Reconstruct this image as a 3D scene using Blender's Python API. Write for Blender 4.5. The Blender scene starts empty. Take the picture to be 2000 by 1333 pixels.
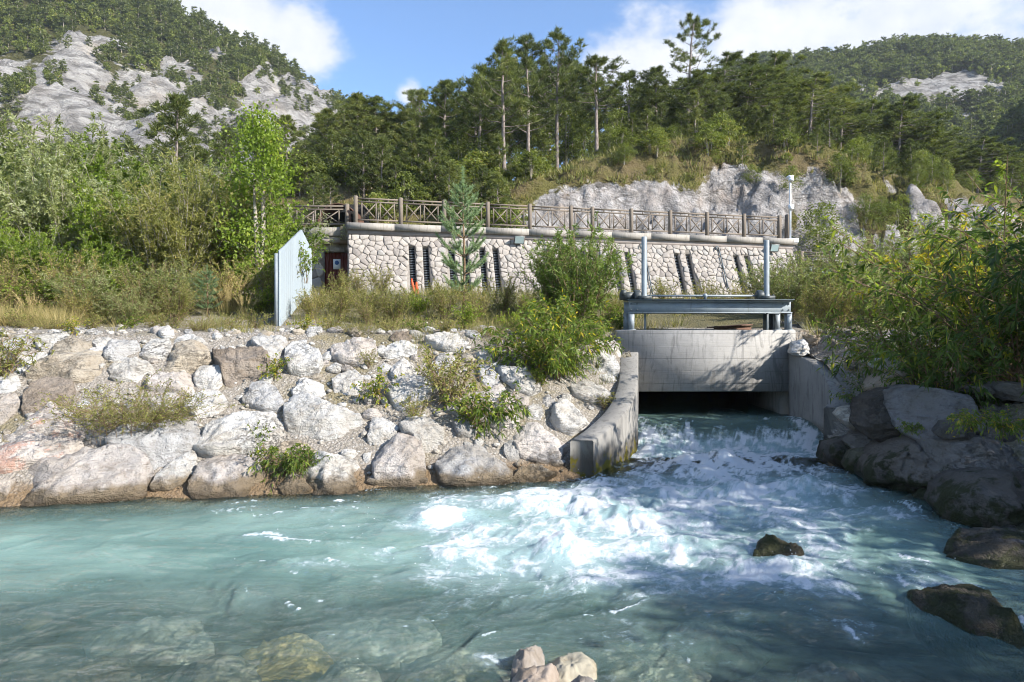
import bpy, math
import numpy as np
from mathutils import Vector, Matrix

sc = bpy.context.scene
COL = sc.collection
R = math.radians

# ------------------------------------------------------------------ camera
CH = 2.1            # eye height above the water
F = 1333.0          # focal length in photo pixels (24 mm on full frame)
HZ = 640.0          # horizon row
cam = bpy.data.cameras.new('camera')
cam.lens = 24; cam.sensor_width = 36; cam.shift_y = -(666.5 - HZ) / 2000.0
cam.clip_end = 6000; cam.clip_start = 0.05
camo = bpy.data.objects.new('camera', cam); COL.objects.link(camo)
camo.location = (0, 0, CH); camo.rotation_euler = (R(90), 0, 0)
sc.camera = camo

# ------------------------------------------------------------------ light
SUN_AZ, SUN_EL = R(30), R(33)      # azimuth from +X towards the camera
SUN = Vector((math.cos(SUN_EL) * math.cos(SUN_AZ), -math.cos(SUN_EL) * math.sin(SUN_AZ), math.sin(SUN_EL)))
sl = bpy.data.lights.new('sun', 'SUN'); sl.energy = 5.0; sl.angle = R(0.53); sl.color = (1.0, 0.955, 0.89)
so = bpy.data.objects.new('sun', sl); COL.objects.link(so)
so.rotation_euler = SUN.to_track_quat('Z', 'Y').to_euler()
so.location = (40, -20, 40)

def pixdir(px, py):
    return Vector(((px - 1000) / F, 1.0, (HZ - py) / F)).normalized()

world = bpy.data.worlds.new('World'); sc.world = world; world.use_nodes = True
wt = world.node_tree; wt.nodes.clear()
def wn(t, **k):
    n = wt.nodes.new(t)
    for a, b in k.items(): setattr(n, a, b)
    return n
wout = wn('ShaderNodeOutputWorld'); wbg = wn('ShaderNodeBackground')
sky = wn('ShaderNodeTexSky', sky_type='NISHITA', sun_disc=False)
sky.sun_elevation = SUN_EL
sky.sun_rotation = math.atan2(SUN.x, SUN.y)
sky.altitude = 400; sky.air_density = 1.0; sky.dust_density = 0.6; sky.ozone_density = 1.6
wbg.inputs['Strength'].default_value = 0.125
tc = wn('ShaderNodeTexCoord')
def wmath(op, a, b=None, c=None, clamp=False):
    n = wn('ShaderNodeMath', operation=op); n.use_clamp = clamp
    for i, v in enumerate((a, b, c)):
        if v is None: continue
        if isinstance(v, (int, float)): n.inputs[i].default_value = v
        else: wt.links.new(v, n.inputs[i])
    return n.outputs[0]
def wnoise(scale, detail=6, rough=0.55, off=(0, 0, 0), sc3=(1, 1, 1)):
    mp = wn('ShaderNodeMapping'); mp.inputs['Location'].default_value = off; mp.inputs['Scale'].default_value = sc3
    wt.links.new(tc.outputs['Generated'], mp.inputs['Vector'])
    n = wn('ShaderNodeTexNoise'); n.inputs['Scale'].default_value = scale
    n.inputs['Detail'].default_value = detail; n.inputs['Roughness'].default_value = rough
    wt.links.new(mp.outputs[0], n.inputs['Vector'])
    return n.outputs['Fac']
n1 = wnoise(7.0, 8, 0.6, sc3=(1, 1, 1.7)); n2 = wnoise(2.2, 5, 0.5, (3.1, 1.7, 0.4), (1, 1, 1.6)); n3 = wnoise(22, 6, 0.6)
# cumulus banks: the ones in view and the general scatter that goes on round the sky
banks = [(1840, -10, .30), (1560, 55, .105), (1460, 60, .07), (2150, -60, .36), (1720, 40, .16), (1200, 125, .05), (1250, 140, .04),
         (605, 95, .052), (570, 70, .06), (500, 15, .06), (450, 45, .035), (800, 190, .02), (1300, 200, .12), (350, -40, .13)]
tot = None
for (px, py, rad) in banks:
    d = pixdir(px, py)
    dn = wn('ShaderNodeVectorMath', operation='DISTANCE')
    wt.links.new(tc.outputs['Generated'], dn.inputs[0]); dn.inputs[1].default_value = d
    v = wmath('SUBTRACT', 1.0, wmath('DIVIDE', dn.outputs['Value'], rad))
    tot = v if tot is None else wmath('MAXIMUM', tot, v)
tot = wmath('MAXIMUM', tot, -1.2)
pert = wmath('MULTIPLY', wmath('SUBTRACT', n1, 0.5), 2.6)
m1 = wmath('ADD', tot, pert)
away = wn('ShaderNodeSeparateXYZ'); wt.links.new(tc.outputs['Generated'], away.inputs[0])
gen = wmath('MULTIPLY', wmath('SUBTRACT', n2, 0.56), 6.0)
gen = wmath('SUBTRACT', gen, wmath('MULTIPLY', wmath('GREATER_THAN', away.outputs['Y'], 0.35), 3.0))
m1 = wmath('MAXIMUM', m1, wmath('ADD', gen, wmath('MULTIPLY', pert, 0.4)))
mr = wn('ShaderNodeMapRange', interpolation_type='SMOOTHSTEP')
wt.links.new(m1, mr.inputs[0]); mr.inputs[1].default_value = 0.0; mr.inputs[2].default_value = 0.75
cm = wmath('MULTIPLY', mr.outputs[0], 0.95)
shade = wn('ShaderNodeMix', data_type='RGBA'); 
shade.inputs['A'].default_value = (2.9, 3.2, 3.8, 1); shade.inputs['B'].default_value = (4.7, 4.7, 4.7, 1)
wt.links.new(wmath('ADD', wmath('MULTIPLY', n1, 1.0), wmath('MULTIPLY', wmath('SUBTRACT', n3, .5), 1.0), clamp=True), shade.inputs['Factor'])
skyt = wn('ShaderNodeMix', data_type='RGBA', blend_type='MULTIPLY'); skyt.inputs['Factor'].default_value = 1
wt.links.new(sky.outputs[0], skyt.inputs['A']); skyt.inputs['B'].default_value = (0.82, 0.94, 1.08, 1)
cmix = wn('ShaderNodeMix', data_type='RGBA')
wt.links.new(cm, cmix.inputs['Factor']); wt.links.new(skyt.outputs['Result'], cmix.inputs['A']); wt.links.new(shade.outputs['Result'], cmix.inputs['B'])
wt.links.new(cmix.outputs['Result'], wbg.inputs['Color']); wt.links.new(wbg.outputs[0], wout.inputs['Surface'])

sc.view_settings.view_transform = 'Standard'; sc.view_settings.look = 'None'
sc.view_settings.exposure = 1.0; sc.view_settings.gamma = 1.0
sc.view_settings.use_curve_mapping = False
sc.render.engine = 'CYCLES'
sc.cycles.max_bounces = 4; sc.cycles.diffuse_bounces = 2; sc.cycles.glossy_bounces = 2
sc.cycles.transparent_max_bounces = 8; sc.cycles.transmission_bounces = 2
sc.cycles.caustics_reflective = False; sc.cycles.caustics_refractive = False
sc.cycles.use_denoising = True
sc.cycles.use_adaptive_sampling = True; sc.cycles.adaptive_threshold = 0.03
sc.cycles.filter_width = 1.0

# ------------------------------------------------------------------ numpy noise
def _h(ix, iy, iz, seed):
    with np.errstate(over='ignore'):
        h = (ix.astype(np.uint32) * np.uint32(374761393) + iy.astype(np.uint32) * np.uint32(668265263)
             + iz.astype(np.uint32) * np.uint32(2246822519) + np.uint32((seed * 3266489917) & 0xffffffff))
        h = (h ^ (h >> np.uint32(13))) * np.uint32(1274126177)
        h = (h ^ (h >> np.uint32(15))) * np.uint32(2246822519)
        h = h ^ (h >> np.uint32(13))
    return h.astype(np.float64) / 4294967295.0
def vn2(x, y, seed=0):
    x = np.asarray(x, float); y = np.asarray(y, float)
    xf = np.floor(x); yf = np.floor(y); ix = xf.astype(np.int64); iy = yf.astype(np.int64)
    u = x - xf; v = y - yf; u = u * u * (3 - 2 * u); v = v * v * (3 - 2 * v); z = np.zeros_like(ix)
    a = _h(ix, iy, z, seed); b = _h(ix + 1, iy, z, seed); c = _h(ix, iy + 1, z, seed); d = _h(ix + 1, iy + 1, z, seed)
    return (a * (1 - u) + b * u) * (1 - v) + (c * (1 - u) + d * u) * v
def vn3(x, y, z, seed=0):
    x = np.asarray(x, float); y = np.asarray(y, float); z = np.asarray(z, float)
    xf = np.floor(x); yf = np.floor(y); zf = np.floor(z)
    ix = xf.astype(np.int64); iy = yf.astype(np.int64); iz = zf.astype(np.int64)
    u = x - xf; v = y - yf; w = z - zf
    u = u * u * (3 - 2 * u); v = v * v * (3 - 2 * v); w = w * w * (3 - 2 * w)
    def pl(k):
        a = _h(ix, iy, k, seed); b = _h(ix + 1, iy, k, seed); c = _h(ix, iy + 1, k, seed); d = _h(ix + 1, iy + 1, k, seed)
        return (a * (1 - u) + b * u) * (1 - v) + (c * (1 - u) + d * u) * v
    return pl(iz) * (1 - w) + pl(iz + 1) * w
def fbm2(x, y, o=4, seed=0, g=0.5):
    s = 0; a = 1; t = 0
    for i in range(o):
        s = s + a * vn2(x, y, seed + i * 17); t += a; a *= g; x = x * 2.03 + 11.3; y = y * 2.03 + 5.7
    return s / t
def fbm3(x, y, z, o=4, seed=0, g=0.5):
    s = 0; a = 1; t = 0
    for i in range(o):
        s = s + a * vn3(x, y, z, seed + i * 17); t += a; a *= g; x = x * 2.03 + 11.3; y = y * 2.03 + 5.7; z = z * 2.03 + 3.1
    return s / t
def ridge2(x, y, o=4, seed=0):
    s = 0; a = 1; t = 0
    for i in range(o):
        s = s + a * (1 - np.abs(2 * vn2(x, y, seed + i * 17) - 1)); t += a; a *= .5; x = x * 2.1 + 7.3; y = y * 2.1 + 1.7
    return s / t
def sstep(a, b, x):
    t = np.clip((np.asarray(x, float) - a) / (b - a), 0, 1); return t * t * (3 - 2 * t)
interp = np.interp

# ------------------------------------------------------------------ mesh helpers
class MB:
    def __init__(s): s.V = []; s.T = []; s.Q = []; s.n = 0; s.A = []
    def add(s, V, F, t=None):
        V = np.asarray(V, float).reshape(-1, 3); Fa = np.asarray(F, np.int64)
        s.V.append(V)
        if t is None: t = 0.5
        s.A.append(np.broadcast_to(np.asarray(t, float), (len(V),)))
        if Fa.size:
            (s.T if Fa.shape[1] == 3 else s.Q).append(Fa + s.n)
        s.n += len(V)
    def faces(s, F):
        Fa = np.asarray(F, np.int64)
        if Fa.size: (s.T if Fa.shape[1] == 3 else s.Q).append(Fa)
    def box(s, c, size, rot=None):
        hx, hy, hz = np.array(size) / 2
        V = np.array([[x, y, z] for x in (-hx, hx) for y in (-hy, hy) for z in (-hz, hz)])
        if rot is not None: V = V @ np.array(rot).T
        s.add(V + np.array(c), [[0, 1, 3, 2], [4, 6, 7, 5], [0, 4, 5, 1], [2, 3, 7, 6], [0, 2, 6, 4], [1, 5, 7, 3]])
    def bar(s, a, b, w, d, up=(0, 0, 1)):
        a = np.array(a, float); b = np.array(b, float); x = b - a; L = np.linalg.norm(x); x /= L
        y = np.cross(np.array(up, float), x)
        if np.linalg.norm(y) < 1e-6: y = np.cross((0, 1, 0), x)
        y /= np.linalg.norm(y); z = np.cross(x, y)
        s.box((a + b) / 2, (L, w, d), np.stack([x, y, z], 1))
    def tube(s, P, r, n=6, caps=True, t=None):
        P = np.asarray(P, float); k = len(P); r = np.broadcast_to(np.asarray(r, float), (k,))
        T = np.gradient(P, axis=0); T /= np.linalg.norm(T, axis=1, keepdims=True) + 1e-9
        ref = np.array([0, 0, 1.0]) if abs(T[:, 2]).mean() < .8 else np.array([1.0, 0, 0])
        U = np.cross(T, ref); U /= np.linalg.norm(U, axis=1, keepdims=True) + 1e-9
        W = np.cross(T, U)
        a = np.arange(n) * 2 * np.pi / n
        V = P[:, None] + r[:, None, None] * (U[:, None] * np.cos(a)[None, :, None] + W[:, None] * np.sin(a)[None, :, None])
        i = np.arange(k - 1)[:, None] * n; j = np.arange(n)[None]
        j2 = (j + 1) % n
        Q = np.stack([i + j, i + j2, i + n + j2, i + n + j], -1).reshape(-1, 4)
        base = s.n
        s.add(V.reshape(-1, 3), Q, t)
        if caps:
            c = s.n; s.add(P[[0, -1]], np.zeros((0, 3)), t)
            jj = np.arange(n)
            s.T.append(np.stack([np.full(n, c), base + (jj + 1) % n, base + jj], 1))
            e = base + (k - 1) * n
            s.T.append(np.stack([np.full(n, c + 1), e + jj, e + (jj + 1) % n], 1))
    def mesh(s, name, mat, smooth=False, attr=False):
        V = np.concatenate(s.V) if s.V else np.zeros((0, 3))
        T = np.concatenate(s.T) if s.T else np.zeros((0, 3), np.int64)
        Q = np.concatenate(s.Q) if s.Q else np.zeros((0, 4), np.int64)
        me = bpy.data.meshes.new(name)
        me.vertices.add(len(V)); me.vertices.foreach_set('co', V.astype(np.float32).ravel())
        nl = T.size + Q.size
        me.loops.add(nl); me.loops.foreach_set('vertex_index', np.concatenate([T.ravel(), Q.ravel()]).astype(np.int32))
        me.polygons.add(len(T) + len(Q))
        ls = np.concatenate([np.arange(len(T)) * 3, T.size + np.arange(len(Q)) * 4]).astype(np.int32)
        me.polygons.foreach_set('loop_start', ls)
        me.update(calc_edges=True)
        if smooth: me.polygons.foreach_set('use_smooth', np.ones(len(me.polygons), bool))
        if attr:
            at = me.attributes.new('tint', 'FLOAT', 'POINT'); at.data.foreach_set('value', np.concatenate(s.A).astype(np.float32))
        if mat is not None: me.materials.append(mat)
        return me
    def obj(s, name, mat, parent=None, smooth=False, attr=False):
        return link(name, s.mesh(name, mat, smooth, attr), parent)
def link(name, me, parent=None, loc=None, rz=0, scale=None):
    o = bpy.data.objects.new(name, me); COL.objects.link(o)
    if parent is not None: o.parent = parent
    if loc is not None: o.location = loc
    if rz: o.rotation_euler = (0, 0, rz)
    if scale is not None: o.scale = scale if hasattr(scale, '__len__') else (scale,) * 3
    return o
def tag(o, label=None, cat=None, group=None, kind=None):
    if label: o['label'] = label
    if cat: o['category'] = cat
    if group: o['group'] = group
    if kind: o['kind'] = kind
    return o
def thing(name, label, cat, loc=(0, 0, 0), rz=0, scale=None, group=None):
    o = link(name, None, None, loc, rz, scale); o.empty_display_size = .2
    return tag(o, label, cat, group)
def grid_faces(nx, ny):
    i = np.arange(ny - 1)[:, None] * nx; j = np.arange(nx - 1)[None]
    return np.stack([i + j, i + j + 1, i + nx + j + 1, i + nx + j], -1).reshape(-1, 4)
def setattr_pt(me, name, vals):
    at = me.attributes.new(name, 'FLOAT', 'POINT'); at.data.foreach_set('value', np.asarray(vals, np.float32).ravel())

# ------------------------------------------------------------------ material helper
class NT:
    def __init__(s, name):
        s.m = bpy.data.materials.new(name); s.m.use_nodes = True; s.t = s.m.node_tree; s.t.nodes.clear()
        s.out = s.t.nodes.new('ShaderNodeOutputMaterial')
        s.tc = None
    def n(s, t, **k):
        nd = s.t.nodes.new(t)
        for a, b in k.items(): setattr(nd, a, b)
        return nd
    def put(s, sock, v):
        if isinstance(v, bpy.types.NodeSocket): s.t.links.new(v, sock)
        elif v is not None:
            if sock.type == 'RGBA' and hasattr(v, '__len__') and len(v) == 3: v = (*v, 1)
            sock.default_value = v
    def coord(s, kind='Object'):
        if s.tc is None: s.tc = s.n('ShaderNodeTexCoord')
        return s.tc.outputs[kind]
    def pos(s):
        return s.n('ShaderNodeNewGeometry').outputs['Position']
    def noise(s, scale, detail=4, rough=.55, vec=None, sc3=None, dist=0, off=None):
        vec = vec or s.pos()
        if sc3 or off:
            mp = s.n('ShaderNodeMapping'); s.put(mp.inputs['Vector'], vec)
            if sc3: mp.inputs['Scale'].default_value = sc3
            if off: mp.inputs['Location'].default_value = off
            vec = mp.outputs[0]
        nd = s.n('ShaderNodeTexNoise'); s.put(nd.inputs['Vector'], vec)
        nd.inputs['Scale'].default_value = scale; nd.inputs['Detail'].default_value = detail
        nd.inputs['Roughness'].default_value = rough; nd.inputs['Distortion'].default_value = dist
        return nd.outputs['Fac']
    def voro(s, scale, feature='F1', vec=None, rnd=1.0, out='Distance'):
        nd = s.n('ShaderNodeTexVoronoi', feature=feature); s.put(nd.inputs['Vector'], vec or s.pos())
        nd.inputs['Scale'].default_value = scale; nd.inputs['Randomness'].default_value = rnd
        return nd.outputs[out]
    def math(s, op, a, b=None, c=None, clamp=False):
        nd = s.n('ShaderNodeMath', operation=op); nd.use_clamp = clamp
        for i, v in enumerate((a, b, c)):
            if v is not None: s.put(nd.inputs[i], v)
        return nd.outputs[0]
    def mr(s, v, a, b, c=0., d=1., smooth=True):
        nd = s.n('ShaderNodeMapRange'); 
        if smooth: nd.interpolation_type = 'SMOOTHSTEP'
        s.put(nd.inputs[0], v)
        for i, x in enumerate((a, b, c, d)): s.put(nd.inputs[i + 1], x)
        return nd.outputs[0]
    def mix(s, f, a, b, blend='MIX'):
        nd = s.n('ShaderNodeMix', data_type='RGBA', blend_type=blend)
        s.put(nd.inputs['Factor'], f); s.put(nd.inputs['A'], a); s.put(nd.inputs['B'], b)
        return nd.outputs['Result']
    def ramp(s, v, stops):
        nd = s.n('ShaderNodeValToRGB'); s.put(nd.inputs[0], v); e = nd.color_ramp.elements
        while len(e) < len(stops): e.new(.5)
        for x, (p, c) in zip(e, stops):
            x.position = p; x.color = (*c, 1) if len(c) == 3 else c
        return nd.outputs[0]
    def attr(s, name):
        return s.n('ShaderNodeAttribute', attribute_name=name).outputs['Fac']
    def bump(s, h, strength=.5, dist=.02, normal=None):
        nd = s.n('ShaderNodeBump'); s.put(nd.inputs['Height'], h); nd.inputs['Strength'].default_value = strength
        nd.inputs['Distance'].default_value = dist
        if normal is not None: s.put(nd.inputs['Normal'], normal)
        return nd.outputs[0]
    def z(s):
        nd = s.n('ShaderNodeSeparateXYZ'); s.put(nd.inputs[0], s.pos()); return nd.outputs['Z']
    def pbr(s, col, rough=.8, normal=None, spec=.3, metal=0., **kw):
        nd = s.n('ShaderNodeBsdfPrincipled'); s.put(nd.inputs['Base Color'], col); s.put(nd.inputs['Roughness'], rough)
        s.put(nd.inputs['Specular IOR Level'], spec); s.put(nd.inputs['Metallic'], metal)
        if normal is not None: s.put(nd.inputs['Normal'], normal)
        return nd.outputs[0]
    def end(s, sh):
        s.t.links.new(sh, s.out.inputs['Surface']); return s.m
# ------------------------------------------------------------------ materials
M = {}
def mk_limestone(name, lichen=False, dark=False):
    k = NT(name)
    oc = k.n('ShaderNodeObjectInfo'); 
    w = k.coord('Object')
    n1 = k.noise(1.3, 6, .6); n2 = k.noise(9, 6, .65); n3 = k.noise(45, 4, .6)
    st = k.noise(3.0, 5, .6, sc3=(1, 1, 4.5), dist=.8)
    c = k.mix(k.mr(n1, .35, .65), oc.outputs['Color'], k.mix(1, oc.outputs['Color'], (.78, .74, .68), 'MULTIPLY'))
    c = k.mix(k.math('MULTIPLY', k.mr(n2, .50, .68), .6), c, k.mix(1, c, (.56, .52, .47), 'MULTIPLY'))
    c = k.mix(k.math('MULTIPLY', k.mr(st, .56, .66), .45), c, k.mix(1, c, (.55, .50, .44), 'MULTIPLY'))
    # hairline cracks
    cr = k.math('MULTIPLY', k.mr(k.math('ABSOLUTE', k.math('SUBTRACT', k.noise(3.4, 8, .7, sc3=(1, 1, 1.7), off=(4, 2, 7)), .5)), 0, .022, 1, 0), k.mr(k.noise(1.1, 3, .5, off=(1, 5, 2)), .5, .68))
    c = k.mix(k.math('MULTIPLY', cr, .6), c, (.17, .15, .125))
    pit = k.mr(k.noise(70, 3, .6), .62, .74)
    c = k.mix(k.math('MULTIPLY', pit, .25), c, (.2, .18, .15))
    if lichen:
        lm = k.mr(k.math('ADD', k.noise(3.2, 7, .72, off=(9, 3, 1)), k.math('MULTIPLY', n3, .18)), .60, .70)
        c = k.mix(k.math('MULTIPLY', lm, .5), c, (.42, .17, .10))
    zz = k.z()
    # brown iron and algae band that the changing water level leaves
    band = k.mr(k.math('SUBTRACT', zz, k.math('MULTIPLY', k.math('SUBTRACT', k.noise(2.6, 5, .65), .5), .30)), .24, .13, 0, 1)
    c = k.mix(k.math('MULTIPLY', band, .88), c, k.mix(n2, (.04, .033, .022), (.10, .082, .055)) if dark else k.mix(n2, (.085, .062, .034), (.225, .165, .095)))
    wet = k.mr(zz, .10, .02, 0, 1)
    c = k.mix(k.math('MULTIPLY', wet, .6), c, (.05, .035, .018))
    if dark:
        mo = k.mr(k.math('SUBTRACT', k.math('ADD', k.noise(3.0, 6, .65, off=(2, 8, 1)), 0), k.math('MULTIPLY', zz, .30)), .40, .50)
        c = k.mix(k.math('MULTIPLY', mo, .9), c, k.mix(n2, (.012, .014, .004), (.05, .055, .012)))
    h = k.math('ADD', k.math('MULTIPLY', n2, .9), k.math('MULTIPLY', n3, .35))
    h = k.math('ADD', h, k.math('MULTIPLY', st, .9))
    h = k.math('SUBTRACT', h, k.math('MULTIPLY', cr, .5))
    nb = k.bump(h, 1.0, .085)
    M[name] = k.end(k.pbr(c, k.mr(zz, .12, .0, .85, .35), nb, .3))
def mk_river_stone():
    k = NT('river_stone'); oc = k.n('ShaderNodeObjectInfo').outputs['Color']; n = k.noise(6, 6, .65); n2 = k.noise(1.5, 4, .5)
    c = k.mix(k.mr(n, .4, .7), oc, k.mix(1, oc, (.6, .55, .48), 'MULTIPLY')); c = k.mix(k.math('MULTIPLY', k.mr(n2, .5, .7), .5), c, k.mix(1, oc, (.7, .62, .5), 'MULTIPLY'))
    M['river_stone'] = k.end(k.pbr(c, .6, k.bump(n, .6, .03), .3))
mk_river_stone()
mk_limestone('limestone'); mk_limestone('lichen_stone', True); mk_limestone('wet_rock', False, True)

def mk_ground():
    k = NT('gravel')
    n1 = k.noise(.55, 5, .6); n2 = k.noise(5, 5, .65); v = k.voro(23, rnd=1); v2 = k.voro(60)
    cell = k.voro(23, out='Color'); sep = k.n('ShaderNodeSeparateColor'); k.put(sep.inputs[0], cell)
    peb = k.ramp(sep.outputs[0], [(0, (.19, .17, .145)), (.5, (.29, .262, .228)), (1, (.42, .39, .35))])
    sand = k.mix(n2, (.22, .195, .163), (.345, .312, .268))
    c = k.mix(k.mr(k.math('SUBTRACT', v, k.math('MULTIPLY', k.mr(n1, .3, .7), .16)), .16, .30), peb, sand)
    c = k.mix(k.math('MULTIPLY', k.mr(v, .4, .62), .5), c, (.16, .135, .10))
    grn = k.mr(k.math('ADD', n1, k.math('MULTIPLY', n2, .25)), .62, .76)
    c = k.mix(k.math('MULTIPLY', grn, .75), c, k.mix(n2, (.10, .085, .035), (.22, .18, .09)))
    veg = k.attr('veg')
    vg = k.mr(k.math('ADD', veg, k.math('MULTIPLY', k.math('SUBTRACT', n2, .5), .6)), .35, .65)
    c = k.mix(k.math('MULTIPLY', vg, .88), c, k.mix(k.noise(3, 5, .6), (.045, .05, .016), (.16, .13, .055)))
    zz = k.z()
    band = k.mr(k.math('SUBTRACT', zz, k.math('MULTIPLY', k.math('SUBTRACT', k.noise(2.6, 5, .65), .5), .34)), .28, .12, 0, 1)
    c = k.mix(k.math('MULTIPLY', band, .85), c, k.mix(n2, (.10, .065, .03), (.22, .14, .07)))
    h = k.math('SUBTRACT', k.math('MULTIPLY', n2, .8), k.math('ADD', k.math('MULTIPLY', v, 1.0), k.math('MULTIPLY', v2, .4)))
    M['gravel'] = k.end(k.pbr(c, .93, k.bump(h, .8, .03), .2))
mk_ground()

def mk_bed():
    k = NT('river_bed')
    v = k.voro(2.6); cell = k.voro(2.6, out='Color'); sep = k.n('ShaderNodeSeparateColor'); k.put(sep.inputs[0], cell)
    n1 = k.noise(1.2, 5, .6); n2 = k.noise(8, 5, .6)
    c = k.ramp(sep.outputs[0], [(0, (.26, .22, .15)), (.45, (.46, .42, .32)), (.8, (.62, .58, .46)), (1, (.66, .48, .20))])
    c = k.mix(k.mr(v, .28, .5), c, (.14, .125, .09))
    c = k.mix(k.mr(n1, .45, .75), c, (.50, .47, .37))
    c = k.mix(k.math('MULTIPLY', k.mr(n2, .5, .7), .5), c, (.10, .09, .06))
    M['river_bed'] = k.end(k.pbr(c, .7, k.bump(k.math('MULTIPLY', v, -1), .8, .1), .2))
mk_bed()

def mk_water():
    k = NT('water')
    foam = k.attr('foam'); dep = k.attr('depth')
    P = k.pos()
    f1 = k.noise(14, 6, .68, dist=.8, sc3=(1, .75, 1)); f2 = k.noise(75, 3, .7); aer = k.attr('aer')
    g = k.math('ADD', k.math('MULTIPLY', k.math('SUBTRACT', f1, .5), 1.15), k.math('MULTIPLY', k.math('SUBTRACT', f2, .5), .7))
    fm = k.mr(k.math('ADD', foam, k.math('MULTIPLY', g, .62)), .30, .80)
    # suspended glacial silt: what lies deeper is hidden by more of it
    murk = k.math('SUBTRACT', 1.0, k.math('POWER', 2.718, k.math('MULTIPLY', k.math('POWER', k.math('MULTIPLY', dep, 1.85), 1.5), -1.0)))
    tur = k.noise(.9, 4, .55, sc3=(.6, 1.2, 1))
    silt = k.mix(k.mr(tur, .35, .65), (.125, .215, .187), (.215, .33, .282))
    silt = k.mix(k.math('MULTIPLY', aer, .8), silt, (.35, .47, .475))
    diff = k.n('ShaderNodeBsdfDiffuse'); k.put(diff.inputs['Color'], silt)
    tr = k.n('ShaderNodeBsdfTransparent'); k.put(tr.inputs['Color'], (.88, .96, .93, 1))
    body = k.n('ShaderNodeMixShader'); k.put(body.inputs[0], k.math('MINIMUM', murk, .97))
    k.t.links.new(tr.outputs[0], body.inputs[1]); k.t.links.new(diff.outputs[0], body.inputs[2])
    hb = k.math('ADD', k.math('MULTIPLY', k.noise(6, 5, .62, dist=.7, sc3=(.65, 1.3, 1)), 1.5), k.math('MULTIPLY', k.noise(24, 3, .6, sc3=(.8, 1.2, 1)), .4))
    nb = k.bump(hb, 1.0, .11)
    gl = k.n('ShaderNodeBsdfGlossy'); gl.inputs['Roughness'].default_value = .06; k.put(gl.inputs['Normal'], nb)
    k.put(gl.inputs['Color'], (.95, .97, 1, 1))
    fr = k.n('ShaderNodeFresnel'); fr.inputs['IOR'].default_value = 1.33; k.put(fr.inputs['Normal'], nb)
    w = k.n('ShaderNodeMixShader'); k.put(w.inputs[0], fr.outputs[0])
    k.t.links.new(body.outputs[0], w.inputs[1]); k.t.links.new(gl.outputs[0], w.inputs[2])
    nf = k.bump(k.math('ADD', f1, k.math('MULTIPLY', f2, .6)), .8, .05)
    fo = k.pbr(k.mix(fm, (.38, .50, .52), (.72, .745, .755)), .55, nf, .4)
    o = k.n('ShaderNodeMixShader'); k.put(o.inputs[0], fm)
    k.t.links.new(w.outputs[0], o.inputs[1]); k.t.links.new(fo, o.inputs[2])
    M['water'] = k.end(o.outputs[0])
mk_water()

def mk_concrete(name, base, moss=False, boards=True):
    k = NT(name)
    n1 = k.noise(1.6, 6, .6); n2 = k.noise(14, 5, .6); st = k.noise(1.9, 7, .66, sc3=(3, 3, .5), dist=2.2, off=(.37, .21, .1)); n3 = k.noise(60, 3, .6)
    b = np.array(base)
    c = k.mix(k.mr(n1, .3, .7), tuple(b), tuple(b * .78))
    c = k.mix(k.math('MULTIPLY', k.mr(st, .48, .68), .7), c, tuple(b * .42))
    c = k.mix(k.math('MULTIPLY', k.mr(n2, .55, .75), .35), c, tuple(b * .55))
    h = k.math('ADD', k.math('MULTIPLY', n2, .4), k.math('MULTIPLY', n3, .25))
    if boards:
        zz = k.z()
        fr = k.math('FRACT', k.math('DIVIDE', zz, .247))
        ln = k.mr(k.math('ABSOLUTE', k.math('SUBTRACT', fr, .5)), .475, .5, 0, 1)
        brk = k.mr(k.noise(2.2, 5, .6, sc3=(1, 1, 4)), .40, .58)
        c = k.mix(k.math('MULTIPLY', k.math('MULTIPLY', ln, brk), .8), c, tuple(b * .22))
        gr = k.noise(4.3, 6, .62, sc3=(.4, .4, 9), dist=1.2)
        c = k.mix(k.math('MULTIPLY', k.mr(gr, .5, .7), .3), c, tuple(b * .6))
        h = k.math('SUBTRACT', k.math('ADD', h, k.math('MULTIPLY', gr, .4)), k.math('MULTIPLY', ln, .6))
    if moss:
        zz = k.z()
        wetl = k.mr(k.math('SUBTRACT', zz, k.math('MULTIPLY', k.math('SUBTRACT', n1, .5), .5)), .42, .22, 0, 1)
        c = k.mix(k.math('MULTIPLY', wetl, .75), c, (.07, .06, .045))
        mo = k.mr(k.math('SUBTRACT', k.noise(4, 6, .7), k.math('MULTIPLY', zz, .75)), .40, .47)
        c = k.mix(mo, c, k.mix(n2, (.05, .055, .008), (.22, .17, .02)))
    M[name] = k.end(k.pbr(c, .88, k.bump(h, .5, .012), .25))
mk_concrete('concrete', (.36, .345, .32), boards=True)
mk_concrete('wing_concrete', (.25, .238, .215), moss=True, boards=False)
mk_concrete('coping_concrete', (.34, .31, .27), boards=False)

def simple(name, col, rough=.7, metal=0., var=.25, scale=8, bump=.2, spec=.3):
    k = NT(name); n = k.noise(scale, 5, .6); b = np.array(col)
    c = k.mix(k.mr(n, .3, .7), tuple(b), tuple(b * (1 - var)))
    M[name] = k.end(k.pbr(c, rough, k.bump(n, bump, .01), spec, metal))
def mk_wallstone():
    k = NT('wall_stone'); oi = k.n('ShaderNodeObjectInfo')
    n1 = k.noise(6, 5, .65); n2 = k.noise(30, 4, .6)
    c = k.ramp(oi.outputs['Random'], [(0, (.235, .208, .185)), (.35, (.335, .30, .265)), (.7, (.385, .345, .30)), (1, (.29, .275, .255))])
    c = k.mix(k.math('MULTIPLY', k.mr(n1, .5, .75), .4), c, k.mix(1, c, (.6, .54, .48), 'MULTIPLY'))
    M['wall_stone'] = k.end(k.pbr(c, .9, k.bump(k.math('ADD', n1, k.math('MULTIPLY', n2, .4)), .8, .03), .2))
mk_wallstone()
simple('wall_mortar', (.25, .222, .192), .95)
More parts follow.
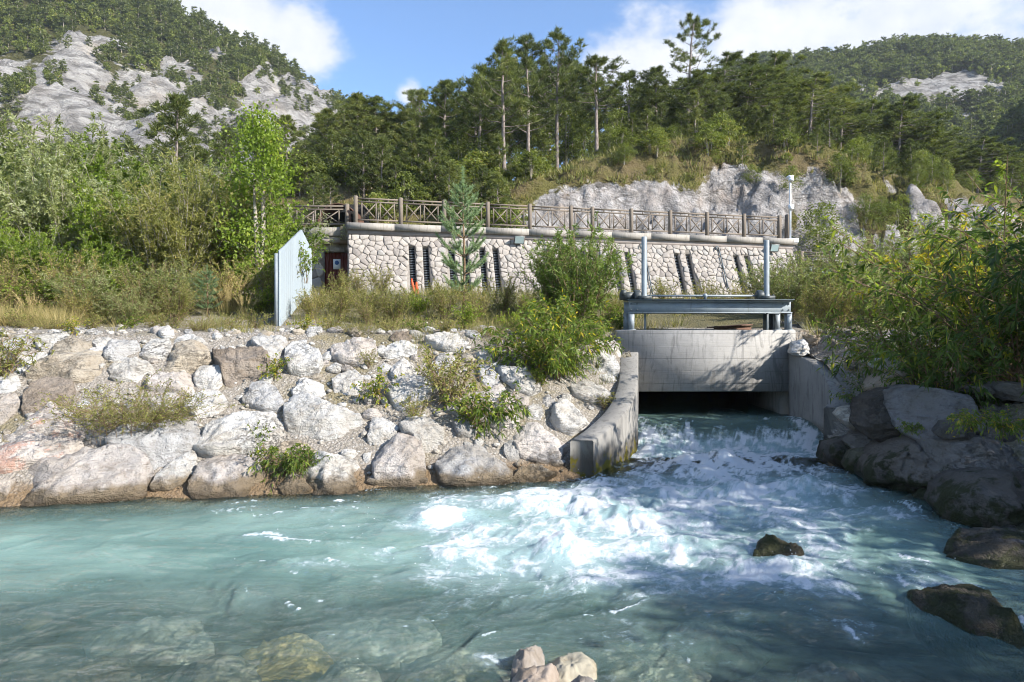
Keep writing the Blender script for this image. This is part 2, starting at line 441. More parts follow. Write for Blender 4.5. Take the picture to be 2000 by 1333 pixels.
simple('band_concrete', (.36, .31, .28), .9, scale=3)
def mk_steel():
    k = NT('steel_paint'); n = k.noise(5, 5, .6); st = k.noise(2.6, 6, .65, sc3=(4, 4, .6), dist=1.0); fl = k.noise(26, 4, .6)
    c = k.mix(k.mr(n, .3, .7), (.27, .305, .325), (.215, .245, .265)); c = k.mix(k.math('MULTIPLY', k.mr(st, .55, .70), .55), c, (.13, .135, .11))
    c = k.mix(k.math('MULTIPLY', k.mr(fl, .66, .74), k.mr(n, .5, .65)), c, (.16, .085, .05))
    M['steel_paint'] = k.end(k.pbr(c, .5, k.bump(fl, .15, .005), .45))
mk_steel()
simple('steel_dark', (.075, .10, .115), .5, .0, .3, 6, .1, .5)
simple('machine_grey', (.05, .06, .06), .5, 0, .4, 20, .2, .5)
def mk_galv():
    k = NT('galvanised_sheet'); n = k.noise(2.2, 5, .6, sc3=(1, 1, .4)); n2 = k.noise(25, 4, .6)
    st = k.noise(7, 5, .65, sc3=(2.5, 2.5, .3))
    c = k.mix(n, (.27, .315, .34), (.37, .41, .43))
    c = k.mix(k.math('MULTIPLY', k.mr(st, .6, .72), .55), c, (.16, .22, .27))
    M['galvanised_sheet'] = k.end(k.pbr(c, .5, None, .45, .15))
mk_galv()
def mk_wood():
    k = NT('weathered_wood'); n = k.noise(4, 5, .6, sc3=(6, 6, 1)); n2 = k.noise(30, 3, .6)
    c = k.mix(n, (.15, .118, .09), (.26, .22, .175)); c = k.mix(k.math('MULTIPLY', n2, .3), c, (.08, .06, .045))
    M['weathered_wood'] = k.end(k.pbr(c, .85, k.bump(n, .4, .01), .2))
mk_wood()
simple('door_paint', (.135, .028, .016), .55, 0, .35, 4)
simple('rust', (.17, .095, .065), .85, 0, .5, 9, .4)
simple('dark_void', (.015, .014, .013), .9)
simple('louvre_metal', (.20, .22, .24), .5, .4, .2, 20)
simple('white_paint', (.78, .80, .82), .5, 0, .1)
simple('sign_blue', (.05, .13, .34), .5)
simple('orange_plastic', (.72, .10, .03), .5)
simple('lamp_grey', (.16, .15, .14), .5, .3)
simple('corrugated_rust', (.11, .055, .035), .8, 0, .5, 6)
def mk_glass():
    k = NT('lamp_glass'); M['lamp_glass'] = k.end(k.pbr((.32, .40, .40), .12, None, .6))
mk_glass()

def mk_cliff():
    k = NT('hill_rock')
    rock = k.attr('rock')
    n1 = k.noise(.5, 6, .62, sc3=(1, 1, .7)); n2 = k.noise(2.2, 6, .68); n3 = k.noise(9, 5, .65)
    st = k.noise(.9, 6, .65, sc3=(1.0, .6, 2.2), dist=1.0)
    c = k.ramp(n2, [(.25, (.16, .145, .132)), (.45, (.32, .295, .275)), (.62, (.44, .415, .395)), (.8, (.35, .31, .28))])
    c = k.mix(k.math('MULTIPLY', k.mr(st, .50, .60), .75), c, (.15, .135, .12))
    c = k.mix(k.math('MULTIPLY', k.mr(n1, .52, .68), .6), c, (.36, .28, .22))
    crk = k.mr(k.voro(.9, 'DISTANCE_TO_EDGE', k.mix(.25, k.pos(), k.n('ShaderNodeTexNoise').outputs['Color'], 'ADD')), 0, .09, 1, 0)
    c = k.mix(k.math('MULTIPLY', crk, k.math('MULTIPLY', k.mr(n2, .4, .6), .75)), c, (.09, .08, .07))
    c = k.mix(k.math('MULTIPLY', k.mr(k.noise(.16, 3, .5, off=(5, 1, 2)), .48, .62), .5), c, (.24, .225, .215))
    g = k.mix(n3, (.05, .05, .014), (.19, .165, .055))
    g = k.mix(k.mr(n1, .4, .65), g, (.13, .10, .05))
    f = k.mr(k.math('ADD', rock, k.math('MULTIPLY', k.math('SUBTRACT', n2, .5), 1.1)), .38, .58)
    h = k.math('ADD', k.math('MULTIPLY', n2, 1.2), k.math('ADD', k.math('MULTIPLY', n3, .4), k.math('MULTIPLY', st, .8)))
    M['hill_rock'] = k.end(k.pbr(k.mix(f, g, c), .93, k.bump(h, 1.0, .25), .15))
    k = NT('mountain_rock')
    rock = k.attr('rock')
    n1 = k.noise(.06, 6, .62); n2 = k.noise(.22, 7, .7, sc3=(1, 1, 1.6)); n3 = k.noise(1.1, 5, .65)
    st = k.noise(.11, 7, .7, sc3=(1.4, .5, 3.0), dist=1.6)
    c = k.ramp(n2, [(.28, (.15, .14, .13)), (.45, (.31, .292, .272)), (.6, (.45, .43, .40)), (.8, (.37, .33, .285))])
    c = k.mix(k.math('MULTIPLY', k.mr(st, .50, .58), .75), c, (.13, .122, .11))
    c = k.mix(k.math('MULTIPLY', k.mr(n1, .5, .7), .5), c, (.47, .40, .32))
    g = k.mix(n3, (.045, .05, .018), (.13, .12, .05))
    f = k.mr(k.math('ADD', rock, k.math('MULTIPLY', k.math('SUBTRACT', n2, .5), 1.0)), .40, .55)
    h = k.math('ADD', k.math('MULTIPLY', n2, 1.5), k.math('ADD', k.math('MULTIPLY', n3, .4), k.math('MULTIPLY', st, 1.2)))
    M['mountain_rock'] = k.end(k.pbr(k.mix(f, g, c), .95, k.bump(h, 1.0, 1.8), .1))
mk_cliff()
def mk_bark(name, a, b):
    k = NT(name); n = k.noise(9, 5, .65, sc3=(1.6, 1.6, .5)); n2 = k.noise(30, 3, .6)
    M[name] = k.end(k.pbr(k.mix(k.mr(n, .35, .65), a, b), .9, k.bump(k.math('ADD', n, n2), .7, .03), .15))
mk_bark('pine_bark', (.15, .12, .10), (.33, .28, .25)); mk_bark('pale_bark', (.22, .19, .14), (.40, .36, .29))
mk_bark('twig_bark', (.16, .105, .06), (.30, .21, .13))
def leaf(name, stops, trans=.35, rough=.5, objvar=.42, gloss=.25):
    k = NT(name); t = k.attr('tint'); oi = k.n('ShaderNodeObjectInfo')
    v = k.math('ADD', t, k.math('MULTIPLY', k.math('SUBTRACT', oi.outputs['Random'], .5), objvar), clamp=True)
    c = k.ramp(v, stops)
    p = k.pbr(c, rough, None, gloss)
    tr = k.n('ShaderNodeBsdfTranslucent'); k.put(tr.inputs['Color'], k.mix(1, c, (1.35, 1.45, .75, 1), 'MULTIPLY'))
    m = k.n('ShaderNodeMixShader'); m.inputs[0].default_value = trans
    k.t.links.new(p, m.inputs[1]); k.t.links.new(tr.outputs[0], m.inputs[2])
    M[name] = k.end(m.outputs[0])
leaf('pine_needle', [(0, (.055, .070, .026)), (.5, (.125, .148, .046)), (.85, (.20, .22, .07)), (1, (.26, .24, .09))], .36)
leaf('young_needle', [(0, (.15, .23, .12)), (.6, (.27, .36, .20)), (1, (.35, .42, .25))], .4)
leaf('willow_leaf', [(0, (.11, .14, .04)), (.4, (.21, .24, .08)), (.75, (.33, .345, .16)), (1, (.45, .47, .30))], .45)
leaf('green_willow', [(0, (.09, .14, .03)), (.4, (.18, .245, .055)), (.8, (.28, .335, .10)), (1, (.36, .38, .14))], .45)
leaf('olive_leaf', [(0, (.11, .125, .03)), (.4, (.23, .235, .065)), (.8, (.33, .31, .10)), (1, (.42, .32, .12))], .42)
leaf('bright_leaf', [(0, (.08, .12, .018)), (.5, (.18, .25, .035)), (.85, (.28, .35, .055)), (1, (.40, .40, .06))], .48)
leaf('shrub_leaf', [(0, (.06, .10, .02)), (.45, (.135, .19, .035)), (.8, (.24, .29, .05)), (.93, (.36, .36, .05)), (1, (.50, .38, .03))], .48)
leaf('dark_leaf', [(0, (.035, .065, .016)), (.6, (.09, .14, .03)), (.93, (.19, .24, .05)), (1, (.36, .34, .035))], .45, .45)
leaf('forest_leaf', [(0, (.08, .105, .024)), (.5, (.17, .20, .048)), (.9, (.27, .29, .075)), (1, (.33, .25, .07))], .42)
leaf('grass_blade', [(0, (.09, .11, .025)), (.35, (.20, .20, .06)), (.7, (.40, .32, .14)), (1, (.52, .40, .20))], .3)
leaf('dry_leaf', [(0, (.12, .10, .03)), (.5, (.24, .19, .07)), (1, (.36, .25, .11))], .3)
# ------------------------------------------------------------------ terrain functions
_sx = np.array([-60, -20, -14, -8, -6, -5, -3, -2, -1, 0, .77, 2.2, 4, 5.5, 8, 12, 60])
_sy = np.array([-2, 4.6, 6.2, 7.55, 8.0, 8.3, 8.7, 8.85, 9.05, 9.35, 9.6, 10.4, 10.5, 10.2, 9.4, 9.0, 9.0])
_ry = np.array([-20, 0, 2, 4, 6.2, 7, 7.8, 8.75, 9.8, 11, 11.4, 13.5, 60])
_rx = np.array([5.5, 4.6, 4.4, 4.5, 4.8, 5.1, 5.15, 4.95, 5.2, 5.4, 5.8, 5.9, 5.9])
def land0(X, Y):
    d = Y - interp(X, _sx, _sy)
    zl = interp(d, [-8, -1, 0, 3.4, 5.4, 9.5, 20, 80], [-4.0, -.62, 0.0, 2.0, 2.10, 2.95, 3.2, 3.9])
    e = X - interp(Y, _ry, _rx)
    zr = interp(e, [-8, -.6, 0, .45, 1.6, 3, 8, 60], [-5, -.6, -.1, .35, 1.1, 1.65, 2.3, 5])
    zn = interp(Y, [-60, -3, 1.5, 3.4, 4.6, 9], [3, .8, .5, -.05, -.35, -4])
    return np.maximum(np.maximum(zl, zr), zn)
# plan of the wing walls: inner face, crest height
def spline(P, n):
    P = np.asarray(P, float); k = len(P); t = np.linspace(0, k - 1, n); out = []
    for x in t:
        i = min(int(x), k - 2); u = x - i
        p0 = P[max(i - 1, 0)]; p1 = P[i]; p2 = P[i + 1]; p3 = P[min(i + 2, k - 1)]
        out.append(.5 * ((2 * p1) + (-p0 + p2) * u + (2 * p0 - 5 * p1 + 4 * p2 - p3) * u * u + (-p0 + 3 * p1 - 3 * p2 + p3) * u ** 3))
    return np.array(out)
WL = spline([(2.50, 13.5, 1.62), (2.36, 12.8, 1.50), (2.18, 11.85, 1.16), (1.90, 11.0, .84), (1.52, 10.3, .62), (1.16, 9.72, .49)], 26)
WR = spline([(5.47, 13.5, 1.60), (5.60, 12.9, 1.47), (5.62, 12.3, 1.20), (5.46, 11.7, .92), (5.16, 11.3, .78)], 22)
THICK = .33
def outward(P, side):
    T = np.gradient(P[:, :2], axis=0); T /= np.linalg.norm(T, axis=1, keepdims=True)
    N = np.stack([T[:, 1], -T[:, 0]], 1)
    if (N[0, 0] * side) < 0: N = -N
    return N
NL = outward(WL, -1); _k = np.linspace(0, 1, len(NL))[:, None] ** 2; NL = NL * (1 - _k) + np.array([[-1.0, .06]]) * _k; NL /= np.linalg.norm(NL, axis=1, keepdims=True); NR = outward(WR, 1)
chan = np.concatenate([WL[::-1, :2] + NL[::-1] * THICK * .5, WR[:, :2] + NR * THICK * .5, [[4.2, 9.6]]])
chan[np.argmax(chan[:, 1] > 13.4)] = chan[np.argmax(chan[:, 1] > 13.4)]
def wingclamp(X, Y, z):
    C = np.concatenate([np.c_[WL[:, :2] + NL * THICK, WL[:, 2]], np.c_[WR[:, :2] + NR * THICK, WR[:, 2]]])
    near = (X > -.5) & (X < 7.5) & (Y > 9) & (Y < 13.6)
    if not np.any(near): return z
    x = X[near]; y = Y[near]; d = np.hypot(x[:, None] - C[None, :, 0], y[:, None] - C[None, :, 1]); j = d.argmin(1); dm = d[np.arange(len(j)), j]
    z = z.copy(); z[near] = np.minimum(z[near], C[j, 2] - .05 + .85 * np.maximum(0, dm - .03)); return z
def bankmask(X, Y):
    return 0
def land(X, Y):
    X = np.asarray(X, float); Y = np.asarray(Y, float)
    z = wingclamp(X, Y, land0(X, Y))
    a = sstep(-.3, .3, z)
    z = z + a * (.10 * (fbm2(X * .8, Y * .8, 4, 3) - .5) + .05 * (fbm2(X * 4, Y * 4, 3, 8) - .5))
    return z
def hit(px, py, dmin=4.0, dmax=40, fn=land0):
    D = np.arange(dmin, dmax, .02)
    X = (px - 1000) / F * D; Z = CH + (HZ - py) / F * D
    b = np.nonzero(Z < fn(X, D))[0]
    i = b[0] if len(b) else len(D) - 1
    return np.array([X[i], D[i], Z[i]])
def at(px, py, D):
    return np.array([(px - 1000) / F * D, D, CH + (HZ - py) / F * D])
def gz(x, y):
    return float(land(np.array([x]), np.array([y]))[0])

def inside(px, py, poly):
    c = np.zeros(px.shape, bool); n = len(poly)
    for i in range(n):
        x1, y1 = poly[i]; x2, y2 = poly[(i + 1) % n]
        m = ((y1 > py) != (y2 > py)) & (px < (x2 - x1) * (py - y1) / (y2 - y1 + 1e-12) + x1)
        c ^= m
    return c

# ------------------------------------------------------------------ ground sheet
xs = np.unique(np.round(np.concatenate([np.linspace(-60, -14, 24), np.arange(-14, 10, .11), np.linspace(10, 60, 26)]), 3))
ys = np.unique(np.round(np.concatenate([np.linspace(-30, 2, 14), np.arange(2, 16, .11), np.arange(16, 30, .3), np.linspace(30, 46, 12)]), 3))
GX, GY = np.meshgrid(xs, ys)
GZ = land(GX, GY)
fc = grid_faces(len(xs), len(ys))
cx = GX.ravel()[fc].mean(1); cy = GY.ravel()[fc].mean(1)
drop = inside(cx, cy, chan) & (cy < 13.75)
gm = MB(); gm.add(np.stack([GX, GY, GZ], -1).reshape(-1, 3), fc[~drop])
gme = gm.mesh('ground', M['gravel'], True)
dgr = GY - interp(GX, _sx, _sy)
veg = sstep(4.0, 6.5, dgr + 2.2 * (fbm2(GX * .5, GY * .5, 3, 41) - .5)) * .85
veg = np.maximum(veg, sstep(2.6, 4.5, GX - interp(GY, _ry, _rx)) * (GX > 5) * .6)
veg = veg * (1 - .75 * np.exp(-((GX + 5.2) ** 2 / 5 + (GY - 13.6) ** 2 / 4)))
setattr_pt(gme, 'veg', veg)
ground = tag(link('ground', gme), kind='structure')

# river bed
bx = np.arange(-30, 13, .25); by = np.arange(-2, 20, .2)
BX, BY = np.meshgrid(bx, by)
def bed(X, Y):
    z = -.85 + .32 * (fbm2(X * .7, Y * .7, 4, 21) - .5)
    z = np.maximum(z, interp(Y, [-2, 3, 5.2, 6.6], [.1, -.12, -.36, -.95]) + .22 * (fbm2(X * 1.3, Y * 1.3, 3, 5) - .5))
    z = np.maximum(z, -.32 - .30 * np.maximum(0, interp(X, _sx, _sy) - Y) + .12 * (fbm2(X * 1.1, Y * 1.1, 3, 9) - .5))
    z = np.maximum(z, -.25 - .42 * np.maximum(0, 5.0 - X) + .15 * (fbm2(X * 1.1, Y * 1.1, 3, 10) - .5))
    inch = (Y > 10.2) & (X > 1.5) & (X < 5.6)
    return np.where(inch, np.minimum(z, -.7), z)
bm_ = MB(); bm_.add(np.stack([BX, BY, np.minimum(bed(BX, BY), -.02 + .0 * BX)], -1).reshape(-1, 3), grid_faces(len(bx), len(by)))
rb = bm_.obj('river_bed', M['river_bed'], None, True); tag(rb, kind='structure')

# valley floor to the horizon
vf = MB(); vf.box((0, 600, -6), (6000, 5000, 2)); v_ = vf.obj('valley_ground', M['hill_rock']); tag(v_, kind='structure')

# ------------------------------------------------------------------ wooded knoll with a cut rock face
hx = [-80, -40, -20, -12.6, -10, -4, -.5, 5.4, 12.2, 20.9, 25, 31, 36, 50, 80]
htop = [13, 13, 12.0, 11.2, 11.4, 10.6, 10.4, 12.3, 14.3, 13.2, 11.9, 10.8, 10, 10, 12]
hfy = [31, 31, 32, 32.5, 32.5, 33.5, 35.5, 36.5, 37, 36, 36, 35, 34, 32, 30]
hfw = [22, 20, 14, 12, 11, 8, 5.2, 4.5, 7, 8.5, 9, 10, 12, 14, 18]
hfz = [3.5, 3.5, 4, 5, 5.8, 6.0, 6.0, 6.0, 6.0, 4.2, 3.6, 3.4, 3.2, 3.2, 3.2]
def hill(X, Y, noise=True):
    yf = interp(X, hx, hfy); w = interp(X, hx, hfw); zt = interp(X, hx, htop); zf = interp(X, hx, hfz)
    t = (Y - yf) / w
    rk = interp(X, [-8, -2, 0, 14, 30, 40], [.05, .5, 1, 1, .8, .35])
    if noise:
        t = t + rk * .42 * (fbm2(X * .33, Y * .33, 4, 31) - .5)
        t = t + rk * .13 * (ridge2(X * .5 + .5 * Y, Y * 1.3 - .3 * X, 4, 77) - .6) + rk * .10 * (np.floor(3.2 * vn2(X * .8 + .5 * Y, Y * 1.9, 79)) / 3.2 - .4) + rk * .07 * (vn2(X * 2.6, Y * 2.6, 78) - .5)
    p = np.clip(t, 0, 1); p = p * (1.5 - .5 * p * p)
    z = zf + (zt - zf) * p + .10 * np.maximum(0, Y - yf - w)
    z = np.where(t < 0, zf + t * w * 2.5, z)
    if noise:
        z = z + .7 * (fbm2(X * .22, Y * .22, 4, 35) - .5) + rk * .9 * (fbm2(X * .9, Y * .9, 4, 36) - .5) * sstep(0, .3, t)
    up = interp(X, [-2, 4, 9, 13, 18, 24, 32], [.36, .50, .47, .38, .46, .54, .5])
    rock = rk * sstep(-.1, .1, t) * (1 - sstep(up - .12, up + .14, t + .55 * (fbm2(X * .3, Y * .3, 3, 90) - .5)))
    rock = rock * (1 - .8 * sstep(.56, .66, fbm2(X * .45 + 9, Y * .45, 4, 95)) * sstep(9, 14, X))
    return z, rock, t
xh = np.concatenate([np.linspace(-80, -16, 60), np.arange(-15.8, 33, .16), np.linspace(33.5, 80, 50)])
yh = np.concatenate([np.arange(29, 33, .4), np.arange(33, 47, .16), np.linspace(47.3, 110, 70)])
HX, HY = np.meshgrid(xh, yh); HZ_, HR, HT = hill(HX, HY)
hm = MB(); hm.add(np.stack([HX, HY, HZ_], -1).reshape(-1, 3), grid_faces(len(xh), len(yh)))
hme = hm.mesh('hill', M['hill_rock'], True); setattr_pt(hme, 'rock', HR)
tag(link('hill', hme), kind='structure')
def hz(x, y):
    return float(hill(np.array([x]), np.array([y]))[0][0])

# ------------------------------------------------------------------ mountains
def mountain_left(X, Y):
    zc = 107.5 + (-110 - X) * .566
    zc = np.where(X > -34, 64.5 - (X + 34) * .9, zc) + 9 * (fbm2(X * .03, Y * .01, 3, 50) - .5)
    t = (Y - 80) / 150
    tt = t + .10 * (fbm2(X * .02, Y * .02, 4, 51) - .5)
    p = interp(tt, [-.3, 0, .20, .28, .36, .46, .54, .75, 1.0, 1.12, 2], [-.1, 0, .15, .235, .30, .42, .48, .72, 1.0, 1.0, -1.0])
    z = 8 + (zc - 8) * p
    c0 = 1000 + F * X / Y; r0 = HZ - F * (z - CH) / Y
    nz = 70 * (fbm2(X * .05, Y * .05, 4, 55) - .5)
    top = interp(c0, [-300, 0, 200, 300, 350, 420, 470, 520, 600, 645, 690], [80, 88, 82, 105, 150, 175, 190, 150, 140, 175, 330])
    rock = sstep(-14, 14, r0 + nz - top) * sstep(720, 640, c0)
    patch = sstep(.52, .60, fbm2(X * .075 + 3, Y * .05 + X * .03, 4, 58)) * sstep(0, 1, 1.2 - .004 * np.abs(r0 - 150))
    rock = rock * (1 - .6 * patch)
    rock = np.maximum(rock, sstep(18, 8, np.hypot((c0 - 420) / 1.6, r0 - 118)) * .9)
    z = z + rock * 13 * (ridge2(X * .07, Y * .07, 5, 60) - .55) + 4 * (fbm2(X * .06, Y * .06, 4, 61) - .5)
    return z, rock
def mountain_right(X, Y):
    zc = interp(X, [20, 40, 70, 93, 125, 150, 175, 195, 260, 400], [28, 50, 90, 101, 106, 109, 108, 106, 118, 144]) + 6 * (fbm2(X * .04, Y * .01, 3, 150) - .5)
    t = (Y - 110) / 150
    tt = t + .09 * (fbm2(X * .02, Y * .02, 4, 151) - .5)
    p = interp(tt, [-.3, 0, .25, .4, .5, .62, .7, 1.0, 1.1, 2], [-.05, 0, .2, .33, .47, .6, .7, 1.0, 1.0, -1])
    z = 8 + (zc - 8) * p
    c0 = 1000 + F * X / Y; r0 = HZ - F * (z - CH) / Y
    band = 1.25 - np.hypot((c0 - 1800) / 190, (r0 - 205 + .10 * (c0 - 1800)) / 62)
    rock = sstep(.26, .42, band * .55 + 2.6 * (fbm2(X * .055, Y * .07, 4, 155) - .5)) * sstep(0, .3, band)
    z = z + rock * 7 * (ridge2(X * .06, Y * .06, 5, 160) - .55) + 4 * (fbm2(X * .06, Y * .06, 4, 161) - .5)
    return z, rock
def spur(X, Y):
    # steep shoulder nearer on the right: its flank faces away from the sun
    xr = 86 + .25 * (Y - 115) + 9 * (fbm2(Y * .05, X * 0, 3, 171) - .5)
    d = X - xr
    z = 2 + interp(d, [-40, -12, 0, 14, 30, 90], [-4, 8, 23, 42, 52, 66]) * sstep(60, 95, Y) * (1 - .25 * sstep(130, 200, Y))
    z = z + 3 * (fbm2(X * .08, Y * .08, 4, 172) - .5)
    return z, .12 * sstep(.55, .7, fbm2(X * .06, Y * .06, 3, 175))
def sheet(name, fn, x0, x1, nx, y0, y1, ny):
    X, Y = np.meshgrid(np.linspace(x0, x1, nx), np.linspace(y0, y1, ny)); Z, r = fn(X, Y)
    b = MB(); b.add(np.stack([X, Y, Z], -1).reshape(-1, 3), grid_faces(nx, ny))
    me = b.mesh(name, M['mountain_rock'], True); setattr_pt(me, 'rock', r)
    return tag(link(name, me), kind='structure')
sheet('mountain_left', mountain_left, -235, 40, 220, 70, 290, 170)
sheet('mountain_right', mountain_right, 20, 330, 200, 95, 320, 150)
sheet('mountain_spur', spur, 30, 200, 120, 55, 230, 110)
# ------------------------------------------------------------------ culvert: headwall and wing walls
cul = thing('culvert_outlet', 'grey concrete culvert outlet with curved wing walls under the steel gate frame', 'culvert', (3.98, 13.6, 0))
def child(b, name, mat, parent, smooth=False, attr=False):
    o = b.obj(name, mat, None, smooth, attr); bpy_parent(o, parent); return o
def bpy_parent(o, parent):
    o.parent = parent
    L = Matrix.LocRotScale(parent.location, parent.rotation_euler, parent.scale)
    o.matrix_parent_inverse = L.inverted()
def bevel_box(b, lo, hi, c=.02):
    x0, y0, z0 = lo; x1, y1, z1 = hi
    V = []
    for (z, k) in ((z0, c), (z0 + c, 0), (z1 - c, 0), (z1, c)):
        V += [(x0 + k, y0 + k, z), (x1 - k, y0 + k, z), (x1 - k, y1 - k, z), (x0 + k, y1 - k, z)]
    Fq = [[3, 2, 1, 0], [12, 13, 14, 15]]
    for l in range(3):
        for j in range(4): Fq.append([l * 4 + j, l * 4 + (j + 1) % 4, l * 4 + 4 + (j + 1) % 4, l * 4 + 4 + j])
    b.add(V, Fq)
b = MB(); bevel_box(b, (2.07, 13.5, .83), (5.61, 13.9, 2.05), .015); child(b, 'headwall', M['concrete'], cul)
def wing(P, N, name):
    n = len(P); I = P[:, :2]; O = I + N * THICK
    b = MB(); zt = P[:, 2]; ze = np.full(n, -.9)
    # crest slightly cambered, edges worn
    nz = .012 * (fbm2(np.arange(n) * .7, np.zeros(n), 3, 5) - .5)
    rings = [np.c_[I, ze], np.c_[I, zt - .02], np.c_[I + N * .02, zt + nz], np.c_[O - N * .02, zt + nz], np.c_[O, zt - .02], np.c_[O, ze]]
    V = np.stack(rings, 1).reshape(-1, 3); Q = []
    for i in range(n - 1):
        for j in range(5): Q.append([i * 6 + j, (i + 1) * 6 + j, (i + 1) * 6 + j + 1, i * 6 + j + 1])
    b.add(V, Q)
    for e in (0, (n - 1) * 6): b.faces([[e, e + 1, e + 4, e + 5], [e + 1, e + 2, e + 3, e + 4]])
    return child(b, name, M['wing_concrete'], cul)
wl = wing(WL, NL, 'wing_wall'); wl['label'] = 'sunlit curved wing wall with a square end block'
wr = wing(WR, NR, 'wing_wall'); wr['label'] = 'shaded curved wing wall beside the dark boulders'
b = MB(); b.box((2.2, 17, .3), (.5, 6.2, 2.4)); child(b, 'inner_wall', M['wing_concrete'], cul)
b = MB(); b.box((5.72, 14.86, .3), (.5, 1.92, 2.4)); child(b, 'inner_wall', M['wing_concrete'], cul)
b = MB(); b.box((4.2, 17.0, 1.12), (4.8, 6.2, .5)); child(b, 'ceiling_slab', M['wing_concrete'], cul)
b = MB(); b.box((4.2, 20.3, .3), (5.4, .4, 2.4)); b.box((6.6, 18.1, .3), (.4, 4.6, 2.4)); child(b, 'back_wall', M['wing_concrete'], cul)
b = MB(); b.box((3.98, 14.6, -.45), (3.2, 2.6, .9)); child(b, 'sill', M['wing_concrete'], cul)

# ------------------------------------------------------------------ sluice gate lifting frame
gate = thing('sluice_gate_frame', 'blue-grey steel sluice gate lifting frame with two upright pipes', 'gate frame', (3.95, 13.7, 2.05))
def ibeam(b, a, c, h, w, tf=.02, tw=.014):
    a = np.array(a, float); c = np.array(c, float)
    b.bar(a + [0, 0, h / 2 - tf / 2], c + [0, 0, h / 2 - tf / 2], w, tf)
    b.bar(a - [0, 0, h / 2 - tf / 2], c - [0, 0, h / 2 - tf / 2], w, tf)
    b.bar(a, c, tw, h - 2 * tf)
gx0, gx1 = 2.33, 5.56
for yy in (13.62, 14.22):
    b = MB(); ibeam(b, (gx0, yy, 2.51), (gx1, yy, 2.51), .25, .17); child(b, 'beam', M['steel_paint'], gate)
b = MB(); b.box(((gx0 + gx1) / 2, 13.92, 2.652), (gx1 - gx0 + .05, .86, .012)); child(b, 'deck_plate', M['steel_dark'], gate)
for x in (gx0 + .05, gx1 - .05):
    for yy in (13.62, 14.22):
        b = MB(); ibeam_v = None
        b.box((x, yy - .06, 2.215), (.10, .014, .33)); b.box((x, yy + .06, 2.215), (.10, .014, .33)); b.box((x, yy, 2.215), (.014, .106, .33))
        b.box((x, yy, 2.056), (.16, .18, .012))
        child(b, 'leg', M['steel_paint'], gate)
for x in (gx0 + .04, gx0 + .16, gx1 - .16, gx1 - .04):
    for zz in (2.45, 2.57):
        b = MB(); b.tube([(x, 13.628, zz), (x, 13.595, zz)], .014, 6); child(b, 'bolt', M['steel_dark'], gate)
b = MB(); b.box((gx1 - .2, 14.3, 2.2), (.2, .02, .36)); child(b, 'stiffener_plate', M['steel_dark'], gate)
def lathe(b, prof, c, n=14, axis='z'):
    prof = np.array(prof, float); a = np.arange(n) * 2 * np.pi / n
    if axis == 'z': V = np.stack([prof[:, :1] * np.cos(a), prof[:, :1] * np.sin(a), np.repeat(prof[:, 1:], n, 1)], -1)
    else: V = np.stack([np.repeat(prof[:, 1:], n, 1), prof[:, :1] * np.cos(a), prof[:, :1] * np.sin(a)], -1)
    k = len(prof); i = np.arange(k - 1)[:, None] * n; j = np.arange(n)[None]; j2 = (j + 1) % n
    b.add(V.reshape(-1, 3) + np.array(c), np.stack([i + j, i + j2, i + n + j2, i + n + j], -1).reshape(-1, 4))
for (px, top) in ((1258, 463), (1497, 470)):
    x = (px - 1000) / F * 13.9; zt = CH + (HZ - top) / F * 13.9
    b = MB(); lathe(b, [(0, 2.66), (.105, 2.66), (.105, 2.69), (.075, 2.70), (.062, 2.76), (.055, 2.79), (.055, zt - .01), (.05, zt), (0, zt)], (x, 13.9, 0))
    child(b, 'stem_pipe', M['steel_paint'], gate, True)
    b = MB(); lathe(b, [(0, -.07), (.10, -.07), (.12, -.05), (.12, .05), (.10, .07), (0, .07)], (x - .14, 13.9, 2.74), 12, 'x')
    b.box((x, 13.9, 2.70), (.26, .26, .08))
    g = child(b, 'gearbox', M['machine_grey'], gate)
    for dx, dy in ((-.1, -.1), (.1, -.1), (-.1, .1), (.1, .1)):
        b = MB(); lathe(b, [(0, 2.74), (.016, 2.74), (.016, 2.765), (0, 2.765)], (x + dx, 13.9 + dy, 0), 6); child(b, 'bolt', M['steel_dark'], g)
    b = MB(); lathe(b, [(0, 1.7), (.024, 1.7), (.024, 2.66), (0, 2.66)], (x + .03, 13.72 + .22, 0), 8); child(b, 'lifting_rod', M['steel_paint'], gate, True)
xa = (1258 - 1000) / F * 13.9; xb = (1497 - 1000) / F * 13.9
b = MB(); b.tube([(xa, 13.9, 2.745), (xb, 13.9, 2.745)], .02, 8); lathe(b, [(0, -.03), (.045, -.03), (.045, .03), (0, .03)], ((xa + xb) / 2, 13.9, 2.745), 10, 'x')
child(b, 'drive_shaft', M['steel_paint'], gate, True)
b = MB(); b.box(((xa + xb) / 2, 13.9, 2.69), (.04, .06, .07)); child(b, 'shaft_bracket', M['steel_dark'], gate)
b = MB(); b.box((xa - .33, 13.95, 2.74), (.3, .2, .16)); b.box((xa - .42, 13.9, 2.80), (.1, .12, .12)); child(b, 'drive_motor', M['machine_grey'], gate)
b = MB(); P = [(4.95 - .45, 14.75, 2.10), (4.95 + .35, 14.75, 2.10)]
b.box((4.75, 14.9, 2.13), (.85, .5, .025), np.array(Matrix.Rotation(R(-4), 3, 'Y'))); b.box((4.75, 14.7, 2.07), (.8, .03, .12))
tag(b.obj('cover_plate', M['rust']), 'rusty brown steel cover plate lying behind the concrete headwall', 'plate')

